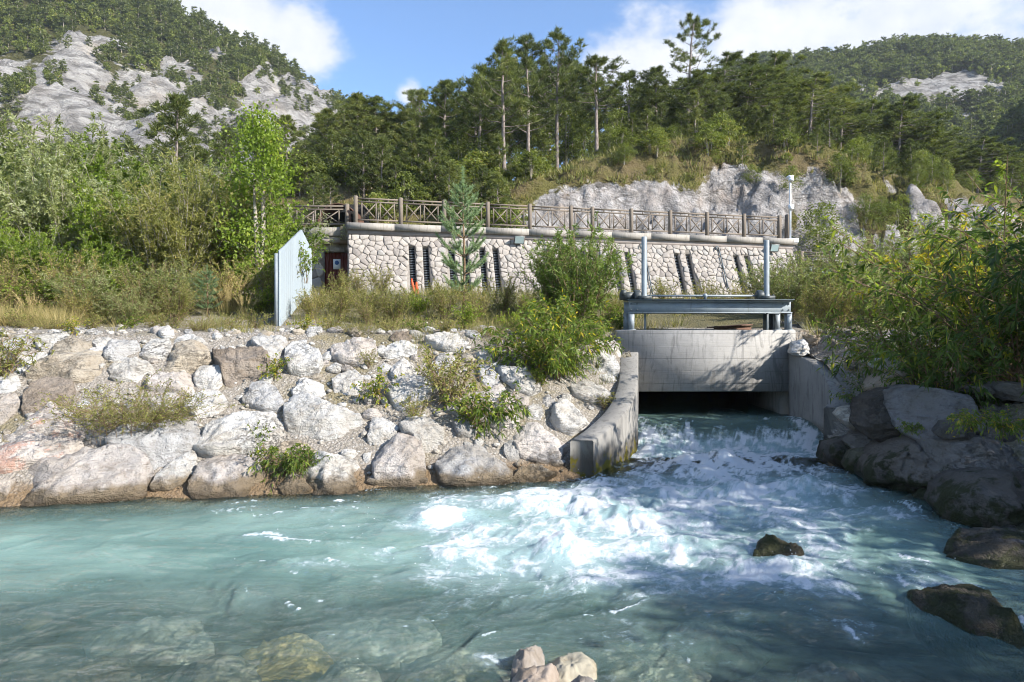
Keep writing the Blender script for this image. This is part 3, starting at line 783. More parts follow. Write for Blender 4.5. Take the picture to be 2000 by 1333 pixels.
# ------------------------------------------------------------------ masonry retaining wall of the terrace
A = np.array([-6.48, 27.0]); U = np.array([19.6, 5.0]); WLEN = np.linalg.norm(U); U = U / WLEN
NW = np.array([U[1], -U[0]])          # horizontal outward normal
BAT = .42; ZT = 5.78; ZB = 2.95
TL = math.sqrt(1 + BAT * BAT); HLEN = (ZT - ZB) * TL
def wp(s, t, d=0.0):
    """point on the wall: s along, t down the face, d proud of it"""
    h = t / TL
    n3 = np.array([NW[0], NW[1], BAT]) / TL
    q = A + U * s + NW * BAT * h
    return np.array([q[0], q[1], ZT - h]) + n3 * d
def s_of(px, h=.4, off=0.):
    r = (px - 1000) / F; B = A + NW * (BAT * h + off)
    return (r * B[1] - B[0]) / (U[0] - r * U[1])
wall = thing('retaining_wall', 'long battered stone retaining wall with narrow window slits below the timber railing', 'wall', (A[0], A[1], ZB))
slots = [s_of(p) for p in (804, 831, 881, 907, 941, 967, 1070, 1096, 1136, 1160, 1199, 1224, 1320, 1343, 1436, 1457)]
SW = .125; ST0, ST1 = .44, 2.65
b = MB()
e0 = -0.02; e1 = WLEN
# core face with the slits left open, in strips between them
edges = [e0] + sum([[s - SW, s + SW] for s in slots], []) + [e1]
for i in range(0, len(edges), 2):
    a_, c_ = edges[i], edges[i + 1]
    b.add([wp(a_, 0), wp(c_, 0), wp(c_, HLEN), wp(a_, HLEN), wp(a_, 0, -.35), wp(c_, 0, -.35), wp(c_, HLEN, -.35), wp(a_, HLEN, -.35)],
          [[0, 3, 2, 1], [0, 4, 7, 3], [1, 2, 6, 5], [0, 1, 5, 4]])
for s in slots:
    for (t0, t1) in ((0.002, ST0), (ST1, HLEN)):
        b.add([wp(s - SW, t0), wp(s + SW, t0), wp(s + SW, t1), wp(s - SW, t1), wp(s - SW, t0, -.35), wp(s + SW, t0, -.35), wp(s + SW, t1, -.35), wp(s - SW, t1, -.35)],
              [[0, 3, 2, 1], [2, 3, 7, 6], [0, 1, 5, 4]])
child(b, 'mortar_core', M['wall_mortar'], wall)
# end return on the right
b = MB(); b.add([wp(WLEN, 0), wp(WLEN, HLEN), [*(A + U * WLEN - NW * 3), ZB], [*(A + U * WLEN - NW * 3), ZT]], [[0, 1, 2, 3]])
b.add([wp(0, 0), wp(0, HLEN), [*(A - NW * 3), ZB], [*(A - NW * 3), ZT]], [[0, 1, 2, 3]])
child(b, 'end_wall', M['band_concrete'], wall)
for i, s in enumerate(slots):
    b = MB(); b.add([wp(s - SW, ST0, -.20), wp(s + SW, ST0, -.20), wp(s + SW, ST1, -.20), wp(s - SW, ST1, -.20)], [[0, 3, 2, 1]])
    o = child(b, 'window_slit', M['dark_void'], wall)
    b = MB()
    for t in np.arange(ST0 + .05, ST1 - .02, .075):
        b.bar(wp(s - SW, t, -.14), wp(s + SW, t, -.14), .035, .012, up=(0, -.5, .8))
    child(b, 'louvre', M['louvre_metal'], o)
def clip(poly, n, c):
    out = []; k = len(poly)
    for i in range(k):
        p = poly[i]; q = poly[(i + 1) % k]; dp = p @ n - c; dq = q @ n - c
        if dp <= 0: out.append(p)
        if dp * dq < 0: out.append(p + (q - p) * dp / (dp - dq))
    return out
def inset(poly, d):
    P = np.array(poly); c = P.mean(0); k = len(P)
    area = .5 * np.sum(P[:, 0] * np.roll(P[:, 1], -1) - np.roll(P[:, 0], -1) * P[:, 1])
    sg = 1 if area > 0 else -1
    q = list(P)
    for i in range(k):
        e = P[(i + 1) % k] - P[i]; L = np.linalg.norm(e)
        if L < 1e-6: continue
        n = sg * np.array([e[1], -e[0]]) / L
        q = clip(q, n, P[i] @ n - d)
        if len(q) < 3: return None
    return np.array(q)
def masonry(rng, s0, s1, t0, t1, hole, cw, ch):
    seeds = []; r = 0; t = t0 + ch * .45
    while t < t1 + ch * .4:
        s = s0 + (.5 if r % 2 else 0.05) * cw - cw * .3
        while s < s1 + cw * .3:
            seeds.append((s + rng.uniform(-.34, .34) * cw, t + rng.uniform(-.36, .36) * ch)); s += cw * rng.uniform(.72, 1.3)
        t += ch; r += 1
    S = np.array(seeds); out = []
    for i, p in enumerate(S):
        if any(a < p[0] < c and e < p[1] < f for (a, c, e, f) in hole): continue
        poly = [np.array(q) for q in ((s0, t0), (s1, t0), (s1, t1), (s0, t1))]
        dd = np.linalg.norm((S - p), axis=1)
        for j in np.argsort(dd)[1:22]:
            n = S[j] - p
            L = np.linalg.norm(n); n = n / L
            poly = clip(poly, n, n @ (p + S[j]) / 2)
            if len(poly) < 3: break
        if len(poly) < 3: continue
        for (a, c, e, f) in hole:
            P = np.array(poly)
            if P[:, 0].max() > a and P[:, 0].min() < c and P[:, 1].max() > e and P[:, 1].min() < f:
                if p[0] <= a: poly = clip(poly, np.array([1., 0]), a)
                elif p[0] >= c: poly = clip(poly, np.array([-1., 0]), -c)
                elif p[1] <= e: poly = clip(poly, np.array([0, 1.]), e)
                else: poly = clip(poly, np.array([0, -1.]), -f)
            if len(poly) < 3: break
        if len(poly) < 3: continue
        q = inset(poly, .0055)
        if q is None or len(q) < 3: continue
        ar = abs(.5 * np.sum(q[:, 0] * np.roll(q[:, 1], -1) - np.roll(q[:, 0], -1) * q[:, 1]))
        if ar < .012: continue
        out.append((ar, q))
    return sorted(out, key=lambda x: -x[0])
def stone_piece(q, fn, rng, thick=.05):
    # soften corners, then three rings and a slightly off-centre crown
    q = q[np.r_[True, np.linalg.norm(np.diff(q, axis=0), axis=1) > .03]]
    k = len(q); a = q + (np.roll(q, 1, 0) - q) * .09; c = q + (np.roll(q, -1, 0) - q) * .09
    P = np.stack([a, c], 1).reshape(-1, 2); P = P + rng.normal(0, .006, P.shape)
    m = len(P); ctr = P.mean(0); th = thick * rng.uniform(.6, 1.35)
    tl = rng.normal(0, .05, 2)
    r1 = [fn(*x, -.02) for x in P]; r2 = [fn(*(ctr + (x - ctr) * .975), th * .72 + (x - ctr) @ tl) for x in P]
    r3 = [fn(*(ctr + (x - ctr) * .80), th + (x - ctr) @ tl + rng.normal(0, .007)) for x in P]
    V = r1 + r2 + r3 + [fn(*(ctr + rng.normal(0, .02, 2)), th * 1.06)]
    Q = [[l * m + j, l * m + (j + 1) % m, l * m + m + (j + 1) % m, l * m + m + j] for l in (0, 1) for j in range(m)]
    T = [[2 * m + j, 2 * m + (j + 1) % m, 3 * m] for j in range(m)]
    return V, Q, T
rng = np.random.default_rng(4)
holes = [(s - SW, s + SW, ST0, ST1) for s in slots]
cells = masonry(rng, 0, WLEN, .02, HLEN, holes, .285, .225)
rest = MB()
for i, (ar, q) in enumerate(cells):
    V, Q, T = stone_piece(q, wp, rng)
    if i < 300:
        b = MB(); b.add(V, Q); b.faces(T); child(b, 'stone', M['wall_stone'], wall)
    else:
        n0 = rest.n; rest.add(V, Q); rest.faces(np.array(T) + n0)
if rest.n: tag(child(rest, 'small_stone_filling', M['wall_stone'], wall), kind='stuff')
# concrete band and coping slabs
def wall_box(b, s0, s1, z0, z1, d0, d1):
    P = []
    for z in (z0, z1):
        for (s, d) in ((s0, d1), (s1, d1), (s1, d0), (s0, d0)):
            q = A + U * s + NW * d; P.append((q[0], q[1], z))
    b.add(P, [[3, 2, 1, 0], [4, 5, 6, 7], [0, 1, 5, 4], [1, 2, 6, 5], [2, 3, 7, 6], [3, 0, 4, 7]])
b = MB(); wall_box(b, -.02, WLEN + .05, ZT, ZT + .2, -.5, .04); child(b, 'concrete_band', M['band_concrete'], wall)
cop = np.linspace(-.06, WLEN + .2, 12)
for i in range(11):
    b = MB(); wall_box(b, cop[i] + .004, cop[i + 1] - .004, ZT + .2, ZT + .46, -.55, .16); child(b, 'coping_slab', M['coping_concrete'], wall)
ZC = ZT + .46
# terrace deck behind
b = MB(); wall_box(b, -.3, WLEN + .2, ZC - .6, ZC - .05, -9.5, -.55); tag(b.obj('terrace', M['gravel']), kind='structure')

# ------------------------------------------------------------------ timber railing
def railing(name, label, pts, posts_h, zc, tops):
    r = thing(name, label, 'railing', (pts[0][0], pts[0][1], zc))
    H = posts_h
    for p in pts:
        b = MB(); bevel_box(b, (p[0] - .075, p[1] - .075, zc), (p[0] + .075, p[1] + .075, zc + H), .015); child(b, 'post', M['weathered_wood'], r)
    for a, c in zip(pts[:-1], pts[1:]):
        a = np.array([*a, 0.]); c = np.array([*c, 0.]); L = np.linalg.norm(c - a); x = (c - a) / L
        a2 = a + x * .07; c2 = c - x * .07
        zt, zm, zb = zc + H - .10, zc + H - .23, zc + .17
        for z, w in ((zt, .06), (zm, .05), (zb, .055)):
            b = MB(); b.bar(a2 + [0, 0, z], c2 + [0, 0, z], .06, w); child(b, 'rail', M['weathered_wood'], r)
        for f in (.27, .5, .73):
            p = a2 + (c2 - a2) * f; b = MB(); b.bar(p + [0, 0, zm + .025], p + [0, 0, zt - .03], .04, .04, up=(1, 0, 0)); child(b, 'spindle', M['weathered_wood'], r)
        n = 2 if L > 1.3 else 1
        for kx in range(n):
            f0 = .10 + kx * .44 if n == 2 else .14; f1 = f0 + (.34 if n == 2 else .70)
            p0 = a2 + (c2 - a2) * f0; p1 = a2 + (c2 - a2) * f1
            for p in (p0, p1):
                b = MB(); b.bar(p + [0, 0, zb + .028], p + [0, 0, zm - .025], .045, .045, up=(1, 0, 0)); child(b, 'baluster', M['weathered_wood'], r)
            for q0, q1, off in ((p0, p1, .0), (p1, p0, .022)):
                y = np.array([-x[1], x[0], 0]) * off
                b = MB(); b.bar(q0 + y + [0, 0, zb + .05], q1 + y + [0, 0, zm - .05], .03, .045); child(b, 'brace', M['weathered_wood'], r)
    return r
sp = [s_of(p, 0, -.2) for p in (695, 783, 868, 953, 1035, 1115, 1157, 1233, 1309, 1381, 1453, 1522)]
railing('timber_railing', 'long brown timber railing with crossed braces along the top of the stone wall', [tuple(A + U * s - NW * .2) for s in sp], 1.12, ZC, None)
sE = s_of(1538, 0, -.3)
pE = A + U * sE - NW * .3
b = MB(); bevel_box(b, (pE[0] - .1, pE[1] - .1, ZC), (pE[0] + .1, pE[1] + .1, ZC + 1.2), .02)
tag(b.obj('timber_post', M['weathered_wood']), 'thick single timber post at the right end of the railing beside the lamp pole', 'post')
# lamp pole with a camera head
pl = A + U * s_of(1546, 0, 0) - NW * .1
lp = thing('lamp_pole', 'thin white pole with a small lamp head at the right end of the terrace', 'lamp pole', (pl[0], pl[1], ZC))
zt = CH + (HZ - 350) / F * pl[1]
b = MB(); b.tube([(pl[0], pl[1], ZC), (pl[0], pl[1], zt)], .045, 10); child(b, 'pole', M['white_paint'], lp, True)
b = MB(); bevel_box(b, (pl[0] - .12, pl[1] - .12, zt), (pl[0] + .12, pl[1] + .2, zt + .16), .03); lathe(b, [(0, 0), (.1, 0), (.14, -.12), (0, -.12)], (pl[0], pl[1] - .1, zt)); child(b, 'lamp_head', M['white_paint'], lp)
b = MB(); bevel_box(b, (pl[0] - .12, pl[1] - .15, zt - 1.45), (pl[0] + .12, pl[1] - .03, zt - 1.22), .02); child(b, 'junction_box', M['white_paint'], lp)
b = MB(); bevel_box(b, (pl[0] - .3, pl[1] - .25, ZC - .18), (pl[0] + .3, pl[1] + .1, ZC + .02), .02); child(b, 'base_bracket', M['white_paint'], lp)

# ------------------------------------------------------------------ flood lights, conduits
def wall_frame(s, t):
    n3 = np.array([NW[0], NW[1], BAT]) / TL; u3 = np.array([U[0], U[1], 0]); v3 = np.cross(n3, u3)
    return np.stack([u3, n3, v3], 1)
def floodlight(px, py, label, tilt):
    s = s_of(px, .3, .3); t = .02
    h = ZT - (CH + (HZ - py) / F * (A + U * s)[1]); t = max(h * TL, .12)
    c = wp(s, t, .28); th = thing('floodlight', label, 'floodlight', tuple(c))
    u3 = np.array([U[0], U[1], 0.]); f = np.array([NW[0], NW[1], 0.]); 
    d = f * math.cos(tilt) - np.array([0, 0, 1]) * math.sin(tilt); up = np.cross(u3, d); up = up if up[2] > 0 else -up
    Rm = np.stack([u3, d, up], 1)
    def loc(V): return np.array(V) @ Rm.T + c
    b = MB(); W, Hh = .23, .19
    V = [(-W, .09, -Hh), (W, .09, -Hh), (W, .09, Hh), (-W, .09, Hh), (-W * .6, -.12, -Hh * .55), (W * .6, -.12, -Hh * .55), (W * .6, -.12, Hh * .55), (-W * .6, -.12, Hh * .55)]
    b.add(loc(V), [[4, 5, 6, 7], [0, 1, 5, 4], [1, 2, 6, 5], [2, 3, 7, 6], [3, 0, 4, 7], [0, 3, 2, 1]]); child(b, 'housing', M['lamp_grey'], th)
    b = MB(); g = .82
    V = [(-W * g, .096, -Hh * g), (W * g, .096, -Hh * g), (W * g, .096, Hh * g), (-W * g, .096, Hh * g)]
    b.add(loc(V), [[0, 3, 2, 1]]); child(b, 'glass', M['lamp_glass'], th)
    b = MB(); b.bar(loc([(0, -.1, 0)])[0], wp(s, t, 0), .06, .04); b.box(wp(s, t, .02), (.2, .06, .2)); child(b, 'bracket', M['lamp_grey'], th)
floodlight(1015, 470, 'dark box floodlight mounted on the stone wall above the middle window slits', .5)
floodlight(1514, 488, 'pale-faced floodlight near the right end of the stone wall', .35)
for px, lab, t1 in ((1056, 'dark conduit pipe bent into a hook, left of the upright willow bush', 2.6), (1250, 'dark hooked conduit pipe just left of the left upright gate pipe', 2.5), (1397, 'dark hooked conduit pipe between two pairs of window slits, right of centre', 2.2)):
    s = s_of(px + 6, .3)
    P = [wp(s, t1, .11)] + [wp(s, t, .11) for t in np.linspace(t1 - .3, .22, 5)] + [wp(s - .03, .12, .13), wp(s - .09, .07, .13), wp(s - .15, .11, .12), wp(s - .17, .24, .11)]
    b = MB(); b.tube(P, .028, 8)
    tag(b.obj('conduit_pipe', M['steel_dark'], None, True), lab, 'pipe')

# ------------------------------------------------------------------ recessed service entrance on the left
ent = thing('service_entrance', 'low stone entrance bay with a concrete lintel left of the retaining wall', 'entrance', (-7.6, 28.4, 3))
ex0, ex1, ey = -8.65, -6.52, 28.2
def ep(s, t, d=0.): return np.array([ex0 + s, ey - d, 5.55 - t])
dx0 = (633 - 1000) / F * ey - ex0; dx1 = (679 - 1000) / F * ey - ex0; dt0 = 5.55 - (CH + (HZ - 492) / F * ey)
b = MB()
for (s0, s1, t0, t1) in ((0, dx0, 0, 2.9), (dx0, dx1, 0, dt0), (dx1, ex1 - ex0, 0, 2.9)):
    b.add([ep(s0, t0), ep(s1, t0), ep(s1, t1), ep(s0, t1), ep(s0, t0, -.4), ep(s1, t0, -.4), ep(s1, t1, -.4), ep(s0, t1, -.4)], [[0, 3, 2, 1], [0, 4, 7, 3], [1, 2, 6, 5], [2, 3, 7, 6]])
child(b, 'wall_core', M['wall_mortar'], ent)
for ar, q in masonry(np.random.default_rng(8), 0, ex1 - ex0, .02, 2.75, [(dx0, dx1, dt0, 3)], .42, .34):
    V, Q, T = stone_piece(q, ep, rng); b = MB(); b.add(V, Q); b.faces(T); child(b, 'stone', M['wall_stone'], ent)
b = MB(); bevel_box(b, (ex0 - .25, ey - .45, 5.55), (ex1 + .03, ey + .6, 5.80), .02); child(b, 'lintel_beam', M['band_concrete'], ent)
b = MB(); bevel_box(b, (ex0 - .25, ey - .55, 5.803), (ex1 + .03, ey + .6, 6.16), .02); child(b, 'parapet', M['coping_concrete'], ent)
dr = None
nb = 6
for i in range(nb):
    w = (dx1 - dx0) / nb; b = MB()
    bevel_box(b, (ex0 + dx0 + i * w + .006, ey + .1, 2.9), (ex0 + dx0 + (i + 1) * w - .006, ey + .15, 5.55 - dt0 - .03), .008)
    if dr is None: dr = child(b, 'door', M['door_paint'], ent)
    else: bo = child(b, 'door_board', M['door_paint'], ent)
b = MB(); b.box((ex0 + (dx0 + dx1) / 2, ey + .2, 3.9), (dx1 - dx0 + .1, .04, 2.4)); child(b, 'door_backing', M['dark_void'], ent)
sg = thing('door_sign', 'small white notice with a blue round symbol on the red-brown door', 'sign', (ex0 + (dx0 + dx1) / 2, ey + .09, 4.6))
sxm = (657 - 1000) / F * ey
b = MB(); b.box((sxm, ey + .085, 4.72), (.30, .012, .42)); child(b, 'board', M['white_paint'], sg)
b = MB(); a = np.arange(16) * 2 * np.pi / 16; b.tube([(sxm, ey + .082, 4.78), (sxm, ey + .074, 4.78)], .09, 16); child(b, 'symbol', M['sign_blue'], sg)
b = MB(); bevel_box(b, (ex0 + dx0 + .45, ey - .14, 5.2), (ex0 + dx0 + .85, ey - .06, 5.42), .02); child(b, 'stone_plaque', M['coping_concrete'], ent)
lx = [(-8.95, 27.85), (-7.35, 27.85), (-6.62, 27.85)]
railing('landing_railing', 'short lower timber railing above the red-brown door, left of the long railing', [(-9.1, 27.95), (-6.75, 27.95)], 1.0, 6.16, None)
# corrugated tunnel mouth behind the landing
cp = at(660, 440, 33.0); rad = .98
tun = thing('corrugated_tunnel', 'dark rusty corrugated metal tunnel mouth behind the landing railing', 'tunnel', tuple(cp))
b = MB(); n = 28; a = np.linspace(0, np.pi, n); L = 24
V = []
for l in range(L):
    rr = rad + .03 * math.sin(l * np.pi / 2)
    V += [(cp[0] + rr * math.cos(x), cp[1] + l * .07, cp[2] + rr * 1.05 * math.sin(x)) for x in a]
b.add(V, grid_faces(n, L)); child(b, 'shell', M['corrugated_rust'], tun, True)
b = MB(); P = [(cp[0] + rad * math.cos(x), cp[1], cp[2] + rad * 1.05 * math.sin(x)) for x in a]; b.tube(P, .035, 6); child(b, 'rim', M['corrugated_rust'], tun, True)
b = MB(); b.box((cp[0], cp[1] + 1.7, cp[2] + .5), (2.3, .05, 1.6)); child(b, 'inside', M['dark_void'], tun)
# red pipe end at the corner of the coping
b = MB(); q = at(684, 436, 27.4); b.tube([q + [0, 0, -.1], q + [0, 0, .15], q + [-.02, 0, .38], q + [-.1, 0, .5]], .05, 8)
tag(b.obj('red_pipe', M['rust'], None, True), 'short red-brown pipe standing at the left corner of the coping', 'pipe')
# orange strips at the foot of the first slit
b = MB(); q = at(806, 566, 26.0); b.tube([q + [-.02, -.1, .42], q + [.0, -.14, .25], q + [.07, -.12, .0], q + [.1, -.1, -.2]], [.02, .05, .06, .05], 8)
b.tube([q + [.16, -.1, .28], q + [.17, -.14, .12], q + [.2, -.12, -.2]], [.03, .06, .05], 8)
tag(b.obj('orange_hose', M['orange_plastic'], None, True), 'bright orange hose ends at the foot of the leftmost window slit', 'hose')

# ------------------------------------------------------------------ sheet metal fence
fen = thing('sheet_metal_fence', 'pale blue-grey corrugated sheet metal fence on a concrete kerb', 'fence', (-4.71, 13.8, 2.05))
fa = np.array([-4.71, 13.8]); fb = np.array([-5.24, 17.8])
def fence_sheet(p0, p1, z0a, z0b, z1a, z1b, name='sheet'):
    p0 = np.array(p0); p1 = np.array(p1); L = np.linalg.norm(p1 - p0); n = max(8, int(L / .02)); f = np.linspace(0, 1, n)
    d = (p1 - p0) / L; nn = np.array([-d[1], d[0]])
    wv = .022 * np.clip(2.2 * np.sin(f * L / .11 * 2 * np.pi), -1, 1)
    P = p0 + f[:, None] * (p1 - p0) + wv[:, None] * nn
    V = np.concatenate([np.c_[P, z0a + (z0b - z0a) * f], np.c_[P, z1a + (z1b - z1a) * f]])
    Q = [[i, i + 1, n + i + 1, n + i] for i in range(n - 1)]
    b = MB(); b.add(V, Q); V2 = V.copy(); V2[:, :2] -= nn * .004; b.add(V2, Q)
    return child(b, name, M['galvanised_sheet'], fen)
fm_ = fa + (fb - fa) * .62
# near sheet with the sloping top, far sheet
fence_sheet(fa, fm_, 2.05, 2.72, 3.65, 4.43, 'sheet'); fence_sheet(fm_ + (fb - fa) * .002, fb, 2.72, 3.0, 4.44, 4.12, 'sheet')
for f, z0, z1 in ((.01, 1.95, 3.6), (.62, 2.6, 4.35), (.99, 2.8, 4.0)):
    p = fa + (fb - fa) * f; b = MB(); b.box((p[0] - .06, p[1], (z0 + z1) / 2), (.06, .06, z1 - z0)); child(b, 'post', M['steel_paint'], fen)
b = MB(); k0 = fa + (fa - fb) * .02
V = []
for f in np.linspace(-.03, 1, 9):
    p = fa + (fb - fa) * f; z = 2.03 + .98 * max(0, f) ** .9; w0, w1 = -.10, .22
    V += [(p[0] + w0, p[1], z - .35), (p[0] + w0, p[1], z), (p[0] + w1, p[1], z), (p[0] + w1, p[1], z - .35)]
b.add(V, [[i * 4 + j, (i + 1) * 4 + j, (i + 1) * 4 + (j + 1) % 4, i * 4 + (j + 1) % 4] for i in range(8) for j in range(4)] + [[0, 1, 2, 3]])
child(b, 'concrete_kerb', M['coping_concrete'], fen)

# ------------------------------------------------------------------ timber rails and a grey sheet beyond the right end of the wall
rf = thing('timber_rail_fence', 'low timber rail fence beyond the right end of the stone wall', 'fence', tuple(at(1600, 520, 33)))
for px in (1565, 1624):
    q = at(px, 525, 33.5); b = MB(); bevel_box(b, (q[0] - .09, q[1] - .09, q[2] - .6), (q[0] + .09, q[1] + .09, q[2] + .85), .02); child(b, 'post', M['weathered_wood'], rf)
for py0, py1, y0, y1 in ((492, 497, 33.5, 33.5), (499, 503, 33.8, 33.8), (509, 514, 33.5, 33.5), (516, 520, 33.9, 33.9)):
    b = MB(); b.bar(at(1558, py0, y0), at(1640, py1, y1), .07, .07); child(b, 'rail', M['weathered_wood'], rf)
b = MB(); p0 = at(1555, 560, 32.6); p1 = at(1625, 560, 33.2); n = 60; f = np.linspace(0, 1, n)
P = p0[None] + f[:, None] * (p1 - p0); P[:, 1] += .03 * np.sin(f * 60); V = np.concatenate([P + [0, 0, -.8], P + [0, 0, .9]])
b.add(V, [[i, i + 1, n + i + 1, n + i] for i in range(n - 1)]); V2 = V + [0, .006, 0]; b.add(V2, [[i, i + 1, n + i + 1, n + i] for i in range(n - 1)])
tag(b.obj('sheet_screen', M['galvanised_sheet']), 'grey ribbed sheet screen behind bushes right of the stone wall', 'screen')
# ------------------------------------------------------------------ stones
def rock_local(outline, thick, rng, nth=40, nr=9, back=.6, p=2.8, nfac=4, amp=1.0, grow=1.04, flat=0.):
    """outline (k,2) star shaped about its centroid -> closed rock in local coords (x, y, height)"""
    O = np.asarray(outline, float); c = O.mean(0); O = O - c; size = math.sqrt(np.ptp(O[:, 0]) * np.ptp(O[:, 1]))
    th = np.arange(nth) * 2 * np.pi / nth; Rr = np.full(nth, size * .3)
    for i, a in enumerate(th):
        d = np.array([math.cos(a), math.sin(a)]); best = 0
        for j in range(len(O)):
            p0 = O[j]; e = O[(j + 1) % len(O)] - p0; den = d[0] * e[1] - d[1] * e[0]
            if abs(den) < 1e-9: continue
            t = (p0[0] * e[1] - p0[1] * e[0]) / den; u = (p0[0] * d[1] - p0[1] * d[0]) / den
            if -1e-6 <= u <= 1 + 1e-6 and t > best: best = t
        if best > 0: Rr[i] = best
    Rr = (Rr * .8 + .1 * (np.roll(Rr, 1) + np.roll(Rr, -1))) * grow
    rs = np.concatenate([[.80, .93], 1 - np.linspace(0, 1, nr) ** 1.25]); 
    hs = np.concatenate([[-back, -back * .5], (1 - (1 - np.linspace(0, 1, nr) ** 1.25) ** p) ** (1 / p)])
    rs[-1] = .02
    X = rs[:, None] * Rr[None] * np.cos(th); Y = rs[:, None] * Rr[None] * np.sin(th); H = np.repeat(hs[:, None], nth, 1)
    sx = X / size * 2; sy = Y / size * 2
    if flat:   # one broad fracture face
        a = rng.uniform(0, 2 * np.pi); H = np.minimum(H, flat + rng.uniform(.05, .32) * (np.cos(a) * sx + np.sin(a) * sy))
    for _ in range(nfac):
        a = rng.uniform(0, 2 * np.pi); s = rng.uniform(.25, 1.5); o = rng.uniform(.70, 1.0)
        H = np.minimum(H, o + .34 * s - s * (np.cos(a) * sx + np.sin(a) * sy))
    Z = H * thick
    sd = int(rng.integers(1e6)); q = 2.6 / size
    n1 = fbm3(X * q, Y * q, Z * q, 4, sd) - .5; n2 = fbm3(X * q * 3.5, Y * q * 3.5, Z * q * 3.5, 3, sd + 9) - .5
    n4 = fbm3(X * q * 9, Y * q * 9, Z * q * 9, 2, sd + 21) - .5
    rd = ridge2(X * q * 1.3 + Y * q * .6, Z * q * 2.2 + Y * q, 3, sd + 3) - .6
    fac = amp * size * sstep(-.3, .25, H)
    # bedding: stepped ledges along a tilted direction
    ka = rng.uniform(0, 6.28); ph = (X * math.cos(ka) + Y * math.sin(ka)) * .7 + Z * .8
    st = ph / size * rng.uniform(3.5, 6.5) + 1.6 * n1; saw = (st - np.floor(st)); saw = np.minimum(saw / .82, (1 - saw) / .18)
    Z = Z + fac * (.13 * n1 + .08 * n2 + .035 * n4 + .06 * rd + .034 * (saw - .5))
    g = 1 + amp * (.14 * n1 + .12 * n2 + .02 * (saw - .5)); X = X * g; Y = Y * g
    V = np.stack([X, Y, Z], -1).reshape(-1, 3); k = len(rs)
    i = np.arange(k - 1)[:, None] * nth; j = np.arange(nth)[None]; j2 = (j + 1) % nth
    Q = np.stack([i + j, i + j2, i + nth + j2, i + nth + j], -1).reshape(-1, 4)
    top = len(V); V = np.concatenate([V, V[-nth:].mean(0)[None], V[:nth].mean(0)[None]])
    jj = np.arange(nth); e = (k - 1) * nth
    T = np.concatenate([np.stack([e + jj, e + (jj + 1) % nth, np.full(nth, top)], 1), np.stack([(jj + 1) % nth, jj, np.full(nth, top + 1)], 1)])
    return V, Q, T, c
WHITE = (.60, .585, .555); GREY = (.46, .45, .435); TAN = (.45, .395, .315); BRN = (.30, .25, .20); PINK = (.53, .485, .445)
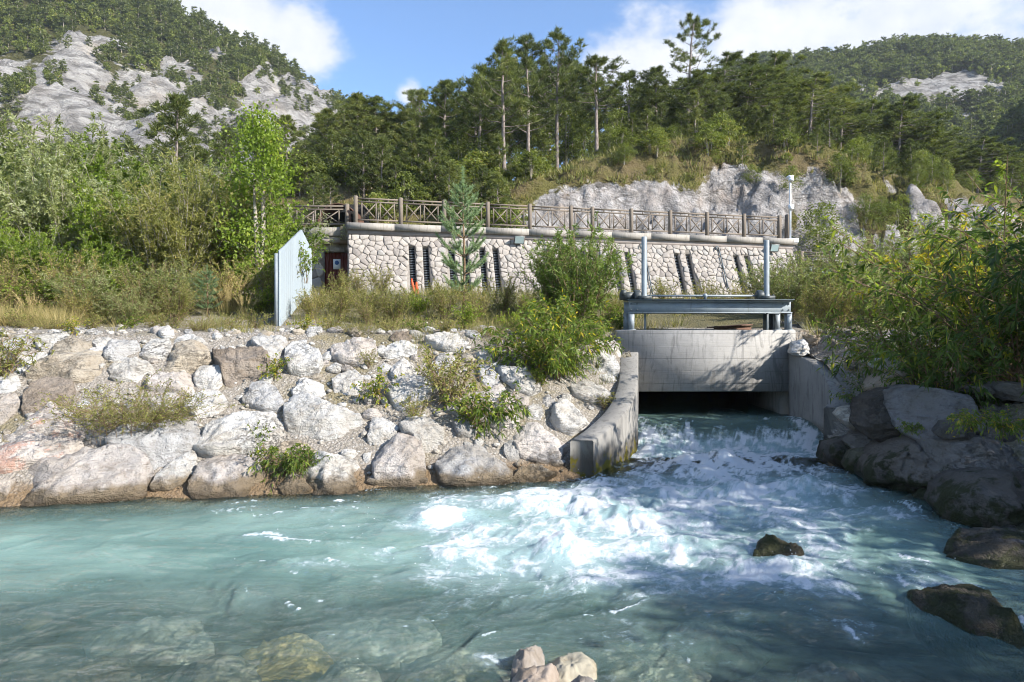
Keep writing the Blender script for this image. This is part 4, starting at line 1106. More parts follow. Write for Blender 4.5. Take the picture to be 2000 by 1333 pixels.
Z4 = [  # outlines in a 3.03x view whose corner is (0, 600)
 ('w', [(220,220),(290,165),(390,160),(410,185),(380,220),(330,260),(270,275),(225,240)]),
 ('t', [(310,290),(360,240),(430,200),(520,190),(560,230),(555,270),(450,295),(330,315)]),
 ('w', [(555,195),(620,180),(665,185),(670,215),(620,250),(580,260),(555,230)]),
 ('g', [(605,270),(640,220),(720,205),(800,215),(830,250),(790,300),(680,320),(620,305)]),
 ('w', [(815,290),(860,240),(920,200),(1000,205),(1020,250),(975,305),(880,310)]),
 ('w', [(1030,205),(1080,185),(1180,180),(1235,190),(1225,225),(1130,230),(1050,235)]),
 ('t', [(955,330),(1010,260),(1100,235),(1230,235),(1280,260),(1270,330),(1200,370),(1120,390),(1010,380),(955,365)]),
 ('b', [(1275,290),(1310,230),(1400,220),(1500,250),(1580,330),(1560,420),(1540,460),(1440,505),(1380,510),(1340,470),(1310,380),(1275,340)]),
 ('w', [(1490,220),(1530,180),(1620,178),(1700,210),(1680,260),(1640,310),(1590,320),(1540,270)]),
 ('w', [(1690,290),(1740,250),(1830,250),(1890,290),(1900,340),(1880,395),(1790,405),(1720,400),(1690,340)]),
 ('w', [(130,320),(170,285),(250,270),(285,290),(260,330),(180,365),(130,360)]),
 ('t', [(175,400),(240,340),(330,300),(480,280),(600,290),(640,330),(650,400),(600,430),(480,450),(330,455),(240,460),(190,440)]),
 ('w', [(650,380),(690,320),(740,310),(830,345),(900,370),(905,410),(860,440),(700,445),(655,430)]),
 ('p', [(880,470),(930,415),(1020,400),(1120,405),(1150,450),(1165,520),(1120,530),(980,510),(890,500)]),
 ('w', [(1150,420),(1200,380),(1270,350),(1310,410),(1310,470),(1260,510),(1200,500),(1160,460)]),
 ('b', [(140,610),(170,540),(230,480),(330,460),(430,470),(440,520),(420,590),(340,610),(230,635),(150,650)]),
 ('w', [(1095,600),(1150,550),(1250,520),(1330,520),(1360,560),(1330,600),(1260,660),(1190,670),(1120,630)]),
 ('g', [(1440,570),(1490,500),(1560,470),(1630,490),(1650,530),(1680,590),(1640,620),(1560,615),(1490,590)]),
 ('w', [(1720,480),(1760,440),(1840,430),(1910,455),(1935,510),(1890,540),(1800,550),(1740,535)]),
 ('p', [(0,600),(20,560),(100,545),(120,580),(90,630),(20,690),(-40,690),(-60,620)]),
 ('l', [(20,790),(80,690),(180,650),(330,630),(440,650),(520,720),(500,780),(380,800),(240,790),(100,800)]),
 ('l', [(-60,960),(-20,860),(60,810),(200,800),(380,810),(480,840),(475,900),(330,930),(180,960),(40,990)]),
 ('g', [(655,850),(700,800),(830,770),(930,720),(1020,680),(1130,655),(1240,700),(1220,760),(1160,830),(1060,910),(960,965),(880,950),(800,890),(720,890)]),
 ('w', [(1170,850),(1230,760),(1270,660),(1380,610),(1500,620),(1640,650),(1700,720),(1690,780),(1620,830),(1500,880),(1380,895),(1260,890)]),
 ('w', [(1690,640),(1730,590),(1850,560),(1990,560),(2090,600),(2130,690),(2090,760),(1990,790),(1850,775),(1740,750),(1700,700)]),
 ('p', [(30,1190),(60,1080),(120,1000),(260,950),(500,910),(760,920),(860,980),(850,1090),(800,1160),(500,1185),(200,1195)]),
 ('w', [(900,1080),(940,1010),(1050,920),(1130,870),(1165,900),(1150,970),(1080,1050),(990,1090)]),
 ('p', [(1130,1110),(1180,1000),(1240,930),(1350,905),(1480,950),(1560,1000),(1600,1080),(1540,1130),(1300,1140),(1150,1140)]),
 ('g', [(1640,1060),(1700,1010),(1780,1000),(1850,1060),(1820,1115),(1680,1110)]),
 ('w', [(1800,1060),(1780,980),(1850,900),(1950,890),(2040,900),(2130,960),(2170,1050),(2150,1120),(2000,1130),(1850,1120)]),
 ('t', [(1560,930),(1640,860),(1760,800),(1860,830),(1880,900),(1800,960),(1680,980),(1600,970)]),
 ('p', [(-120,1180),(-60,1060),(60,1000),(110,1010),(60,1090),(10,1180)]),
 ('w', [(-90,470),(-50,425),(30,410),(110,425),(120,470),(60,510),(-40,520)]),
 ('g', [(20,250),(80,200),(150,190),(200,215),(160,260),(80,280)]),
 ('w', [(-120,880),(-90,760),(-30,720),(10,760),(10,800),(-40,850),(-80,900)]),
 ('t', [(-200,680),(-150,560),(-80,540),(-60,600),(-70,690),(-130,730)]),
 ('w', [(860,540),(950,530),(1060,545),(1085,590),(1020,640),(900,630)]),
 ('g', [(540,790),(600,740),(690,760),(680,790),(640,830),(570,830)]),
]
Z5 = [  # same scale, corner (600, 600)
 ('p', [(150,270),(200,220),(300,210),(380,230),(440,310),(410,350),(300,350),(190,325),(150,300)]),
 ('w', [(450,270),(490,225),(580,215),(650,240),(640,290),(560,315),(480,305)]),
 ('w', [(500,360),(560,340),(630,345),(650,390),(600,430),(530,440),(495,400)]),
 ('w', [(150,450),(200,395),(280,400),(330,440),(310,510),(230,535),(165,510)]),
 ('w', [(715,380),(740,330),(820,280),(900,280),(915,310),(860,350),(790,390),(740,410)]),
 ('w', [(690,215),(760,200),(830,190),(930,190),(970,220),(920,270),(820,265)]),
 ('w', [(990,290),(1040,260),(1110,270),(1125,300),(1070,320),(1010,315)]),
 ('w', [(1120,370),(1200,350),(1290,370),(1350,430),(1390,480),(1330,520),(1230,490),(1150,430)]),
 ('w', [(480,520),(560,450),(660,440),(780,450),(800,500),(700,560),(600,620),(520,600)]),
 ('g', [(1010,380),(1080,370),(1130,430),(1140,470),(1080,480),(1030,450)]),
 ('w', [(365,780),(380,690),(440,655),(540,660),(555,720),(510,790),(440,835),(380,815)]),
 ('w', [(555,740),(600,680),(690,655),(760,680),(805,750),(790,820),(740,870),(680,885),(630,810),(570,780)]),
 ('p', [(950,580),(1000,520),(1130,500),(1240,540),(1250,620),(1240,700),(1130,720),(1020,680),(960,640)]),
 ('w', [(1300,580),(1370,570),(1395,640),(1360,690),(1310,660)]),
 ('g', [(1370,545),(1420,530),(1500,580),(1470,610),(1390,590)]),
 ('w', [(1450,620),(1500,580),(1600,620),(1680,670),(1650,720),(1560,760),(1480,730),(1450,680)]),
 ('r', [(1220,760),(1300,715),(1450,730),(1540,780),(1510,860),(1480,920),(1380,920),(1270,890),(1230,830)]),
 ('p', [(400,960),(430,900),(500,830),(600,800),(660,850),(690,930),(690,1010),(660,1080),(540,1100),(430,1090)]),
 ('g', [(770,960),(790,880),(850,820),(950,810),(1050,830),(1140,880),(1200,950),(1190,1050),(1080,1070),(930,1070),(830,1070),(780,1030)]),
 ('t', [(1210,1040),(1260,980),(1380,950),(1480,940),(1470,1000),(1380,1050),(1260,1080)]),
 ('w', [(330,880),(350,850),(380,860),(370,910),(340,930)]),
 ('w', [(1560,480),(1640,470),(1750,480),(1800,530),(1760,570),(1650,560),(1580,530)]),
 ('w', [(1700,210),(1780,200),(1850,240),(1860,290),(1800,270),(1740,250)]),
 ('w', [(1700,290),(1800,290),(1840,330),(1830,420),(1780,430),(1720,380)]),
 ('b', [(490,195),(530,165),(600,160),(625,190),(590,215),(520,212)]),
 ('g', [(1170,790),(1210,770),(1240,860),(1260,930),(1210,930),(1160,870)]),
 ('w', [(820,560),(900,540),(940,600),(900,640),(830,620)]),
 ('g', [(860,690),(940,660),(1010,720),(980,780),(890,770)]),
]
CM = {'w': WHITE, 'g': GREY, 't': TAN, 'b': BRN, 'p': PINK, 'l': PINK, 'r': PINK}
bank = thing('river_bank', 'sunlit bank of pale boulders set in rough mortar beside the river', 'bank', (0, 9.5, 0))
del bank['category']; bank['kind'] = 'structure'
rng = np.random.default_rng(77)
stone_spots = []
for ox, lst in ((0, Z4), (600, Z5)):
    for typ, O in lst:
        pts = np.array([hit(ox + x / 3.03, 600 + y / 3.03) for x, y in O])
        c = pts.mean(0); e = .15
        gx = (land0(c[0] + e, c[1]) - land0(c[0] - e, c[1])) / (2 * e); gy = (land0(c[0], c[1] + e) - land0(c[0], c[1] - e)) / (2 * e)
        nrm = np.array([-gx, -gy, 1.0]); nrm /= np.linalg.norm(nrm)
        u = np.array([1, 0, gx]); u /= np.linalg.norm(u); v = np.cross(nrm, u)
        L = np.stack([(pts - c) @ u, (pts - c) @ v], 1)
        size = math.sqrt(np.ptp(L[:, 0]) * np.ptp(L[:, 1]))
        V, Q, T, c2 = rock_local(L, size * rng.uniform(.27, .38), rng, 64, 16, .6, 5.5, 6, 1.0, 1.10, .74)
        V[:, 2] -= size * .03
        W = c + (V[:, :1] + c2[0]) * u + (V[:, 1:2] + c2[1]) * v + V[:, 2:] * nrm
        b = MB(); b.add(W, Q); b.faces(T)
        o = child(b, 'boulder' if size > .6 else 'stone', M['lichen_stone' if typ == 'l' else 'limestone'], bank, True)
        j = rng.uniform(.80, 1.08); cc = np.array(CM[typ]) * j; o.color = (*np.clip(cc, 0, 1), 1)
        if typ == 'l': o['label'] = 'pale boulder with rusty red lichen'
        stone_spots.append((c, size))
# smaller stones wedged between the boulders
rng = np.random.default_rng(78); cnt = 0; tries = 0
while cnt < 150 and tries < 6000:
    tries += 1
    x = rng.uniform(-8.2, 1.9); y = float(interp(x, _sx, _sy)) + rng.uniform(.05, 4.0); sz = rng.uniform(.10, .34)
    c = np.array([x, y, float(land0(x, y))])
    if x > .9 and y < 9.9 + (x - .9) * 1.6: continue
    if any(np.linalg.norm(c - q) < .40 * s2 + .30 * sz for q, s2 in stone_spots): continue
    e = .15; gx = (land0(x + e, y) - land0(x - e, y)) / (2 * e); gy = (land0(x, y + e) - land0(x, y - e)) / (2 * e)
    nrm = np.array([-gx, -gy, 1.0]); nrm /= np.linalg.norm(nrm); u = np.array([1, 0, gx]); u /= np.linalg.norm(u); v = np.cross(nrm, u)
    a = np.arange(8) * 2 * np.pi / 8; a0 = rng.uniform(0, 6.28)
    L = np.stack([np.cos(a) * rng.uniform(.65, 1.1, 8), np.sin(a) * rng.uniform(.65, 1.1, 8) * .72], 1) * sz * .6
    L = L @ np.array([[math.cos(a0), -math.sin(a0)], [math.sin(a0), math.cos(a0)]])
    V, Q, T, c2 = rock_local(L, sz * rng.uniform(.25, .4), rng, 28, 8, .6, 3.2, 5)
    W = c + (V[:, :1]) * u + (V[:, 1:2]) * v + V[:, 2:] * nrm
    b = MB(); b.add(W, Q); b.faces(T); o = child(b, 'stone', M['limestone'], bank, True)
    cc = np.array([WHITE, GREY, PINK, TAN, WHITE][int(rng.integers(5))]) * rng.uniform(.8, 1.05); o.color = (*cc, 1)
    stone_spots.append((c, sz)); cnt += 1
# rubble between the boulders and along the bank top
def scatter_stones(name, n, zone, smin, smax, seed, mat, parent=None):
    rng = np.random.default_rng(seed); b = MB()
    ico = np.array([(0, 0, 1), (.894, 0, .447), (.276, .851, .447), (-.724, .526, .447), (-.724, -.526, .447), (.276, -.851, .447), (.724, .526, -.447), (-.276, .851, -.447), (-.894, 0, -.447), (-.276, -.851, -.447), (.724, -.526, -.447), (0, 0, -1)])
    fi = np.array([(0,1,2),(0,2,3),(0,3,4),(0,4,5),(0,5,1),(1,6,2),(2,7,3),(3,8,4),(4,9,5),(5,10,1),(6,7,2),(7,8,3),(8,9,4),(9,10,5),(10,6,1),(11,7,6),(11,8,7),(11,9,8),(11,10,9),(11,6,10)])
    k = 0
    while k < n:
        x, y = zone(rng)
        if x is None: continue
        s = smin * (smax / smin) ** (rng.random() ** 2.2)
        V = ico * (1 + rng.uniform(-.25, .25, (12, 1))) * np.array([1, rng.uniform(.6, 1), rng.uniform(.45, .8)]) * s
        a = rng.uniform(0, 6.28); ca, sa = math.cos(a), math.sin(a); V = V @ np.array([[ca, -sa, 0], [sa, ca, 0], [0, 0, 1]]).T
        b.add(V + [x, y, gz0(x, y) + s * .2], fi); k += 1
    return b
_gz = {}
def gz0(x, y):
    return float(land0(x, y)) + .10 * (float(fbm2(x * .8, y * .8, 4, 3)) - .5)
def zone_bank(r):
    x = r.uniform(-9, 2.0); y = float(interp(x, _sx, _sy)) + abs(r.normal(0, 1)) * 2.4 + .1
    if x > 1.0 and y < 12.2: return None, None
    return x, y
b = scatter_stones('rubble', 1900, zone_bank, .012, .085, 5, None)
o = b.obj('rubble', M['limestone']); o.color = (.56, .53, .48, 1); tag(o, 'loose pale rubble strewn over the bank top', 'rubble', kind='stuff')
def zone_right(r):
    y = r.uniform(6.5, 16); x = float(interp(y, _ry, _rx)) + .2 + abs(r.normal(0, 1)) * 2
    return x, y
b = scatter_stones('rubble', 700, zone_right, .02, .14, 6, None)
o = b.obj('rubble', M['wet_rock']); o.color = (.24, .22, .20, 1); tag(o, 'loose grey rubble between the boulders on the right bank', 'rubble', kind='stuff')

def boulder(name, outline, D, depth, label, color, mat='wet_rock', seed=1, tilt=.25, amp=1.0, cat='boulder', n=52):
    """free boulder: silhouette outline given in photo pixels, standing at distance D and really `depth` thick"""
    rng = np.random.default_rng(seed)
    pts = np.array([at(x, y, D) for x, y in outline]); c = pts.mean(0)
    L = np.stack([pts[:, 0] - c[0], pts[:, 2] - c[2]], 1)
    V, Q, T, c2 = rock_local(L, depth * .5, rng, 80, 20, 1.0, 3.4, 9, amp, 1.04, .80)
    W = np.stack([c[0] + V[:, 0] + c2[0], c[1] - V[:, 2] + tilt * V[:, 1] + depth * .25, c[2] + V[:, 1] + c2[1]], 1)
    loc = (c[0], c[1], W[:, 2].min())
    b = MB(); b.add(W - np.array(loc), Q); b.faces(T)
    o = link(name, b.mesh(name, M[mat], True), None, loc); o.color = (*color, 1)
    return tag(o, label, cat)
rbank = thing('right_river_bank', 'shaded right bank of dark tumbled rocks', 'bank', (6, 9, 0)); del rbank['category']; rbank['kind'] = 'structure'
rng = np.random.default_rng(178)
for i in range(110):
    y = rng.uniform(6.4, 12.4); x = float(interp(y, _ry, _rx)) + rng.uniform(.0, 2.6); sz = rng.uniform(.16, .55)
    if y > 10.8 and x < 6.4: continue
    c = np.array([x, y, float(land0(x, y)) - .03]); nrm = np.array([-.55, -.25, .8]); nrm /= np.linalg.norm(nrm); u = np.cross((0, 1, 0), nrm); u /= np.linalg.norm(u); v = np.cross(nrm, u)
    a = np.arange(8) * 2 * np.pi / 8; a0 = rng.uniform(0, 6.28); L = np.stack([np.cos(a) * rng.uniform(.65, 1.1, 8), np.sin(a) * rng.uniform(.65, 1.1, 8) * .72], 1) * sz * .6
    L = L @ np.array([[math.cos(a0), -math.sin(a0)], [math.sin(a0), math.cos(a0)]])
    V, Q, T, c2 = rock_local(L, sz * rng.uniform(.35, .6), rng, 32, 9, .6, 3.6, 6, 1.2, 1.04, .8)
    W = c + V[:, :1] * u + V[:, 1:2] * v + V[:, 2:] * nrm
    b = MB(); b.add(W, Q); b.faces(T); o = child(b, 'stone', M['wet_rock'], rbank, True); cc = np.array((.22, .20, .18)) * rng.uniform(.6, 1.35); o.color = (*cc, 1)
def zr(L): return [(1620 + x / 3.174, 640 + y / 3.174) for x, y in L]
DK = (.14, .13, .115)
boulder('boulder', zr([(70,545),(110,500),(180,490),(245,515),(240,600),(190,655),(130,620)]), 10.1, .45, 'small pale boulder resting at the end of the shaded wing wall', (.56, .52, .46), 'limestone', 3)
boulder('boulder', zr([(515,520),(570,420),(680,385),(820,405),(1010,450),(1170,490),(1180,560),(980,620),(860,640),(740,660),(680,700),(600,710),(540,640)]), 8.8, 1.5, 'big smooth grey boulder slab highest on the right bank', (.25, .24, .235), 'wet_rock', 5, .5, 1.0)
boulder('boulder', zr([(140,710),(230,655),(330,680),(355,740),(300,785),(190,785)]), 9.9, .6, 'low grey boulder below the small pale boulder', (.21, .20, .19), 'wet_rock', 7)
boulder('boulder', zr([(0,850),(40,730),(150,700),(250,790),(220,900),(80,890)]), 10.3, .8, 'dark mossy boulder at the waterline beside the wing wall end', DK, 'wet_rock', 9)
boulder('boulder', zr([(165,900),(230,790),(330,765),(440,830),(430,920),(380,980),(280,985)]), 9.5, .8, 'moss-covered boulder with green top at the foaming edge', (.15, .145, .10), 'wet_rock', 11)
boulder('boulder', zr([(350,1030),(400,900),(520,800),(640,720),(750,695),(830,730),(840,850),(810,1000),(780,1100),(560,1110),(460,1070)]), 8.6, 1.5, 'large brown boulder with dark moss along its wet foot', (.20, .175, .15), 'wet_rock', 14, .45, 1.5)
boulder('boulder', zr([(800,1120),(805,930),(850,750),(1000,715),(1206,750),(1440,800),(1440,1010),(1206,990),(1050,1010),(930,1080),(870,1130)]), 7.9, 1.3, 'huge rough boulder cut by the right edge of the picture', (.23, .215, .20), 'wet_rock', 16, .35, 1.5)
boulder('boulder', zr([(830,1190),(890,1070),(1030,970),(1206,940),(1450,960),(1470,1290),(1206,1290),(960,1270),(850,1240)]), 7.05, 1.1, 'dark wedge-shaped boulder leaning at the foot of the huge boulder', (.15, .135, .12), 'wet_rock', 58, .3, 1.5)
boulder('boulder', zr([(725,670),(800,590),(900,590),(925,640),(870,700),(750,700)]), 8.2, .5, 'small dark boulder in front of the smooth grey slab', (.14, .13, .115), 'wet_rock', 19)
boulder('boulder', zr([(280,400),(350,310),(480,270),(600,300),(590,380),(400,430)]), 10.2, .8, 'tan flat-topped boulder half under the leafy bush', (.42, .345, .27), 'limestone', 21)
boulder('boulder', zr([(220,620),(280,450),(420,390),(560,410),(540,540),(560,720),(400,740),(280,690)]), 9.5, .9, 'dark earthy boulder between the pale boulder and the grey slab', (.11, .095, .08), 'wet_rock', 23)
boulder('boulder', zr([(300,230),(360,195),(450,190),(500,220),(480,260),(330,270)]), 10.9, .6, 'pale bright-topped stone behind the tan boulder under the bush', (.55, .54, .52), 'limestone', 25)
boulder('boulder', zr([(850,395),(890,360),(950,365),(1050,360),(1060,400),(960,420)]), 9.1, .4, 'narrow stone lying just above the smooth grey slab', (.24, .225, .20), 'wet_rock', 27)
boulder('boulder', zr([(1070,380),(1110,345),(1206,345),(1280,380),(1250,470),(1120,450)]), 8.9, .7, 'rounded grey boulder at the right edge above the huge boulder', (.25, .235, .22), 'wet_rock', 29)
boulder('boulder', zr([(1090,200),(1130,130),(1220,115),(1330,150),(1330,220),(1180,240)]), 10.2, .8, 'pale grey block behind the bare stems at the right edge', (.46, .46, .45), 'limestone', 31)
boulder('boulder', [(1543,690),(1552,668),(1575,664),(1584,680),(1580,692),(1560,697)], 13.2, .35, 'white stone perched on the shaded wing wall by the headwall corner', (.60, .585, .56), 'limestone', 33)
boulder('boulder', [(1560,655),(1575,645),(1602,648),(1618,660),(1605,676),(1575,672)], 13.6, .5, 'tan stone behind the right corner of the headwall', (.50, .41, .31), 'limestone', 35)
boulder('boulder', [(1620,668),(1650,655),(1690,658),(1700,672),(1660,680),(1628,680)], 13.4, .5, 'flat grey stone right of the tan stone by the headwall', (.42, .41, .40), 'limestone', 36)
def water_rock(outline, zl, thick, label, color, mat='wet_rock', seed=1, sink=.3, amp=1.0):
    """rock lying in the river: the outline is where its flank meets level zl"""
    rng = np.random.default_rng(seed); pts = []
    for px, py in outline:
        D = F * (CH - zl) / (py - HZ); pts.append(((px - 1000) / F * D, D))
    pts = np.array(pts); c = pts.mean(0)
    V, Q, T, c2 = rock_local(pts - c, thick, rng, 64, 15, .8, 2.6, 6, amp)
    loc = (c[0] + c2[0], c[1] + c2[1], zl - sink * thick)
    b = MB(); b.add(V, Q); b.faces(T); o = link('boulder', b.mesh('boulder', M[mat], True), None, loc); o.color = (*color, 1)
    return tag(o, label, 'boulder')
water_rock([(1465,1090),(1480,1062),(1520,1052),(1555,1062),(1570,1085),(1545,1104),(1490,1106)], 0, .22, 'small mossy rock breaking the foam in mid stream', (.10, .11, .03), 'wet_rock', 37, .45)
water_rock([(1772,1165),(1800,1145),(1850,1140),(1910,1155),(1970,1200),(2010,1255),(1990,1275),(1940,1262),(1880,1225),(1800,1192)], 0, .26, 'dark wet slab of rock with water running off at lower right', (.10, .092, .085), 'wet_rock', 39, .42, 1.0)
water_rock([(1830,1085),(1870,1060),(1950,1045),(2060,1040),(2160,1060),(2160,1110),(2040,1120),(1930,1110)], 0, .24, 'low flat dark boulder in the water under the huge boulder', (.13, .125, .13), 'wet_rock', 17, .25, .8)
water_rock([(998,1318),(1010,1290),(1035,1276),(1062,1290),(1066,1322),(1040,1342),(1008,1340)], 0, .16, 'pointed wet stone poking out at the bottom edge', (.27, .24, .21), 'river_stone', 41, .2)
water_rock([(985,1370),(1005,1335),(1050,1320),(1090,1332),(1102,1368),(1070,1400),(1010,1400)], 0, .2, 'rounded tan stone at the very bottom of the picture', (.30, .245, .195), 'river_stone', 43, .2)
water_rock([(1066,1318),(1085,1290),(1125,1280),(1162,1294),(1168,1334),(1120,1352),(1080,1345)], 0, .12, 'smooth yellowish stone washed over at the bottom edge', (.33, .295, .22), 'river_stone', 45, .5)
water_rock([(1098,1365),(1125,1338),(1168,1342),(1192,1368),(1160,1392),(1112,1392)], 0, .16, 'dark grey stone right of the tan stone at the bottom edge', (.20, .185, .17), 'river_stone', 47, .3)
water_rock([(1545,1345),(1560,1300),(1600,1278),(1660,1288),(1700,1320),(1690,1370),(1600,1380)], -.05, .16, 'reddish stone just under the surface at bottom right', (.34, .24, .18), 'river_stone', 49, .75)
for i, (px, py, r, z) in enumerate(((300, 1250, 130, -.20), (560, 1280, 110, -.17), (740, 1245, 150, -.18), (420, 1320, 120, -.16), (880, 1310, 120, -.16), (1250, 1300, 140, -.17), (1400, 1260, 120, -.19), (150, 1330, 130, -.16), (680, 1330, 90, -.15))):
    a_ = np.arange(9) * 2 * np.pi / 9; rr = np.random.default_rng(i).uniform(.7, 1.1, 9)
    water_rock([(px + r * q * math.cos(t), py + r * .34 * q * math.sin(t)) for t, q in zip(a_, rr)], z, .16, ['sunken pale stone near the lower left of the river', 'sunken yellowish stone left of the bottom centre', 'sunken broad stone left of centre near the bottom', 'sunken flat stone low at the bottom left', 'sunken stone left of the pointed wet stone', 'sunken stone right of the bottom stones', 'sunken stone between the bottom stones and the reddish one', 'sunken stone in the bottom left corner', 'sunken small stone at the bottom left of centre'][i], [(.52, .49, .40), (.62, .46, .20), (.60, .58, .48), (.36, .32, .24), (.48, .45, .36), (.50, .47, .36), (.40, .35, .26), (.26, .22, .16), (.54, .50, .40)][i], 'river_stone', 60 + i, .3)
# ------------------------------------------------------------------ water
GX0, GX1, GY0, GY1, RES = -13.0, 9.0, 2.0, 14.5, .025
nxL = int((GX1 - GX0) / RES); nyL = int((GY1 - GY0) / RES)
lx, ly = np.meshgrid(GX0 + (np.arange(nxL) + .5) * RES, GY0 + (np.arange(nyL) + .5) * RES)
# flow: out of the culvert towards the viewer, then bending away downstream to the left; the right part fans right
def flow(X, Y):
    vx = (X - 3.6) * .75; vy = (Y - 15.5)
    n = np.hypot(vx, vy) + 1e-6; vx /= n; vy /= n
    k = sstep(2.6, -2.5, X) * sstep(12, 8, Y) * .95
    vx = vx * (1 - k) - k; vy = vy * (1 - k) - .12 * k
    s = fbm2(X * .55, Y * .55, 3, 201) - .5; ang = s * 2.2 + 2.0 * (fbm2(X * 2.1, Y * 2.1, 2, 205) - .5)
    c, t = np.cos(ang), np.sin(ang)
    return vx * c - vy * t, vx * t + vy * c
fx, fy = flow(lx, ly); nrm_ = np.hypot(fx, fy); fx /= nrm_; fy /= nrm_
def lic(noise, steps, ds):
    acc = noise.copy(); cnt = 1
    for sgn in (1, -1):
        px = np.broadcast_to(np.arange(nxL)[None], noise.shape).astype(float).copy(); py = np.broadcast_to(np.arange(nyL)[:, None], noise.shape).astype(float).copy()
        for _ in range(steps):
            ix = np.clip(px, 0, nxL - 1).astype(int); iy = np.clip(py, 0, nyL - 1).astype(int)
            px += sgn * ds * fx[iy, ix]; py += sgn * ds * fy[iy, ix]
            ix = np.clip(px, 0, nxL - 1).astype(int); iy = np.clip(py, 0, nyL - 1).astype(int)
            acc += noise[iy, ix]; cnt += 1
    a = acc / cnt; a = (a - a.mean()) / a.std()
    return a
rng = np.random.default_rng(12)
L1 = lic(rng.random((nyL, nxL)), 4, 1.0)
L2 = lic(fbm2(lx * 9, ly * 9, 3, 211), 6, 1.2)
L3 = lic(fbm2(lx * 2.8, ly * 2.8, 4, 215), 8, 1.8)
def samp(a, X, Y):
    u = np.clip((X - GX0) / RES - .5, 0, nxL - 1.001); v = np.clip((Y - GY0) / RES - .5, 0, nyL - 1.001)
    i = u.astype(int); j = v.astype(int); u = u - i; v = v - j
    return (a[j, i] * (1 - u) + a[j, i + 1] * u) * (1 - v) + (a[j + 1, i] * (1 - u) + a[j + 1, i + 1] * u) * v
NU, NR = 800, 440
uu = np.linspace(-1.02, .95, NU)
q = np.linspace(1 / 2.4, 1 / 13.9, NR - 18); yy = np.concatenate([1 / q, np.linspace(14.1, 20, 18)])
WX = uu[None] * yy[:, None]; WY = np.repeat(yy[:, None], NU, 1)
def wpix(px, py):
    D = F * CH / (py - HZ); return (px - 1000) / F * D, D
foamblobs = [(1400,905,170,40,1.05),(1350,960,260,40,.95),(1150,985,250,28,.85),(1010,1003,150,20,.55),(880,1015,95,24,.85),(1250,1030,220,40,.85),
 (1480,1000,180,40,.9),(1600,950,120,40,.65),(1090,1072,55,24,1.1),(1400,1080,230,30,.65),(1490,1122,120,28,1.05),(1300,1060,180,25,.6),
 (950,1062,150,25,.45),(1150,1130,200,40,.42),(600,1112,60,14,.45),(430,1105,60,12,.4),(760,1085,120,25,.38),(1800,1140,160,18,.5),(1650,1225,150,30,.36),
 (1250,1230,300,60,.34),(965,1292,50,22,.6),(650,1055,200,18,.28),(1720,1000,90,30,.5),(760,1000,80,12,.3),(1000,1180,200,25,.3),(1130,935,60,12,.7),(1420,1150,160,20,.45),(1880,1090,80,20,.3)]
PX = 1000 + F * WX / WY; PY = HZ + F * CH / WY
E = np.full(WX.shape, .10)
wob = 60 * (fbm2(WX * 1.1, WY * 1.1, 3, 301) - .5)
for (cx, cy, rx, ry, s) in foamblobs:
    x0, y0 = wpix(cx, cy); sx_ = rx / F * y0; sy_ = ry * y0 * y0 / (F * CH)
    d2 = ((WX - x0) / sx_) ** 2 + ((WY - y0 + .25 * (fbm2(WX * 1.3, WY * 1.3, 3, 302) - .5)) / sy_) ** 2
    E = np.maximum(E, s * np.exp(-d2 * .75)) + .10 * s * np.exp(-d2 * .6)
reach = sstep(700, 900, PX) * (1 - sstep(1620, 1800, PX)) * sstep(930, 960, PY) * (1 - sstep(1110, 1230, PY))
E = np.maximum(E, .66 * reach)
E = np.maximum(E, .30 * sstep(1400, 1150, PY) * sstep(100, 700, PX))
inch = (WY > 11.0)
# chute: the sheet of water slides over the sill and plunges
chz = .36 * sstep(11.75, 13.1, WY) ** .8
xin = (WX > interp(WY, [11, 12, 13.5], [1.95, 2.2, 2.5]) - .25) & (WX < 5.9) & (WY > 11)
chz = np.where(xin, chz, 0)
lip = sstep(11.9, 12.5, WY + .25 * (fbm2(WX * 2.2, WY * 0, 3, 310) - .5)) * xin
E = np.where(xin, np.maximum(E, .95 * sstep(10.0, 10.8, WY)), E)
E = E * (1 - lip * .9) + lip * (.16 + .40 * sstep(12.9, 12.2, WY) + .5 * np.exp(-((WX - 2.5) / .16) ** 2) + .5 * np.exp(-((WX - 5.45) / .14) ** 2))
E = np.where(WY > 13.4, .02, E)
l1 = samp(L1, WX, WY); l2 = samp(L2, WX, WY); l3 = samp(L3, WX, WY)
nse = .42 * l1 + .50 * l2 + .42 * l3
E = np.minimum(E, 1.25)
Ec = np.clip(E, 0, 1.1)
wx_ = WX + .35 * (fbm2(WX * 1.7, WY * 1.7, 3, 401) - .5) + .05 * l3; wy_ = WY + .35 * (fbm2(WX * 1.7 + 9, WY * 1.7, 3, 402) - .5)
r1 = 1 - np.abs(2 * fbm2(wx_ * 2.3, wy_ * 1.9, 3, 403) - 1) * 2.4; r2 = 1 - np.abs(2 * fbm2(wx_ * 6.5, wy_ * 5.2, 3, 404) - 1) * 2.4; r3 = 1 - np.abs(2 * fbm2(wx_ * 17, wy_ * 14, 2, 405) - 1) * 2.0
lace = .36 * np.clip(r1, 0, 1) + .36 * np.clip(r2, 0, 1) + .26 * np.clip(r3, 0, 1) + .16 * (1 - np.minimum(1, np.abs(l2) * .9))
foam = .60 * Ec + (.92 * (lace - .46) + .10 * l1 + .10 * l2 + .10 * l3) * (.25 + .75 * Ec)
foam = np.clip(foam, 0, 1.2) * sstep(.10, .30, E)
fleck = sstep(1.55, 2.5, .75 * l1 + .75 * l2 + .45 * l3) * sstep(.04, .25, E)
foam = np.maximum(foam, fleck * .75)
amp = .026 + .075 * np.clip(E, 0, 1)
wavef = fbm2(WX * 1.6 + .5 * l3, WY * 2.2, 4, 221) - .5
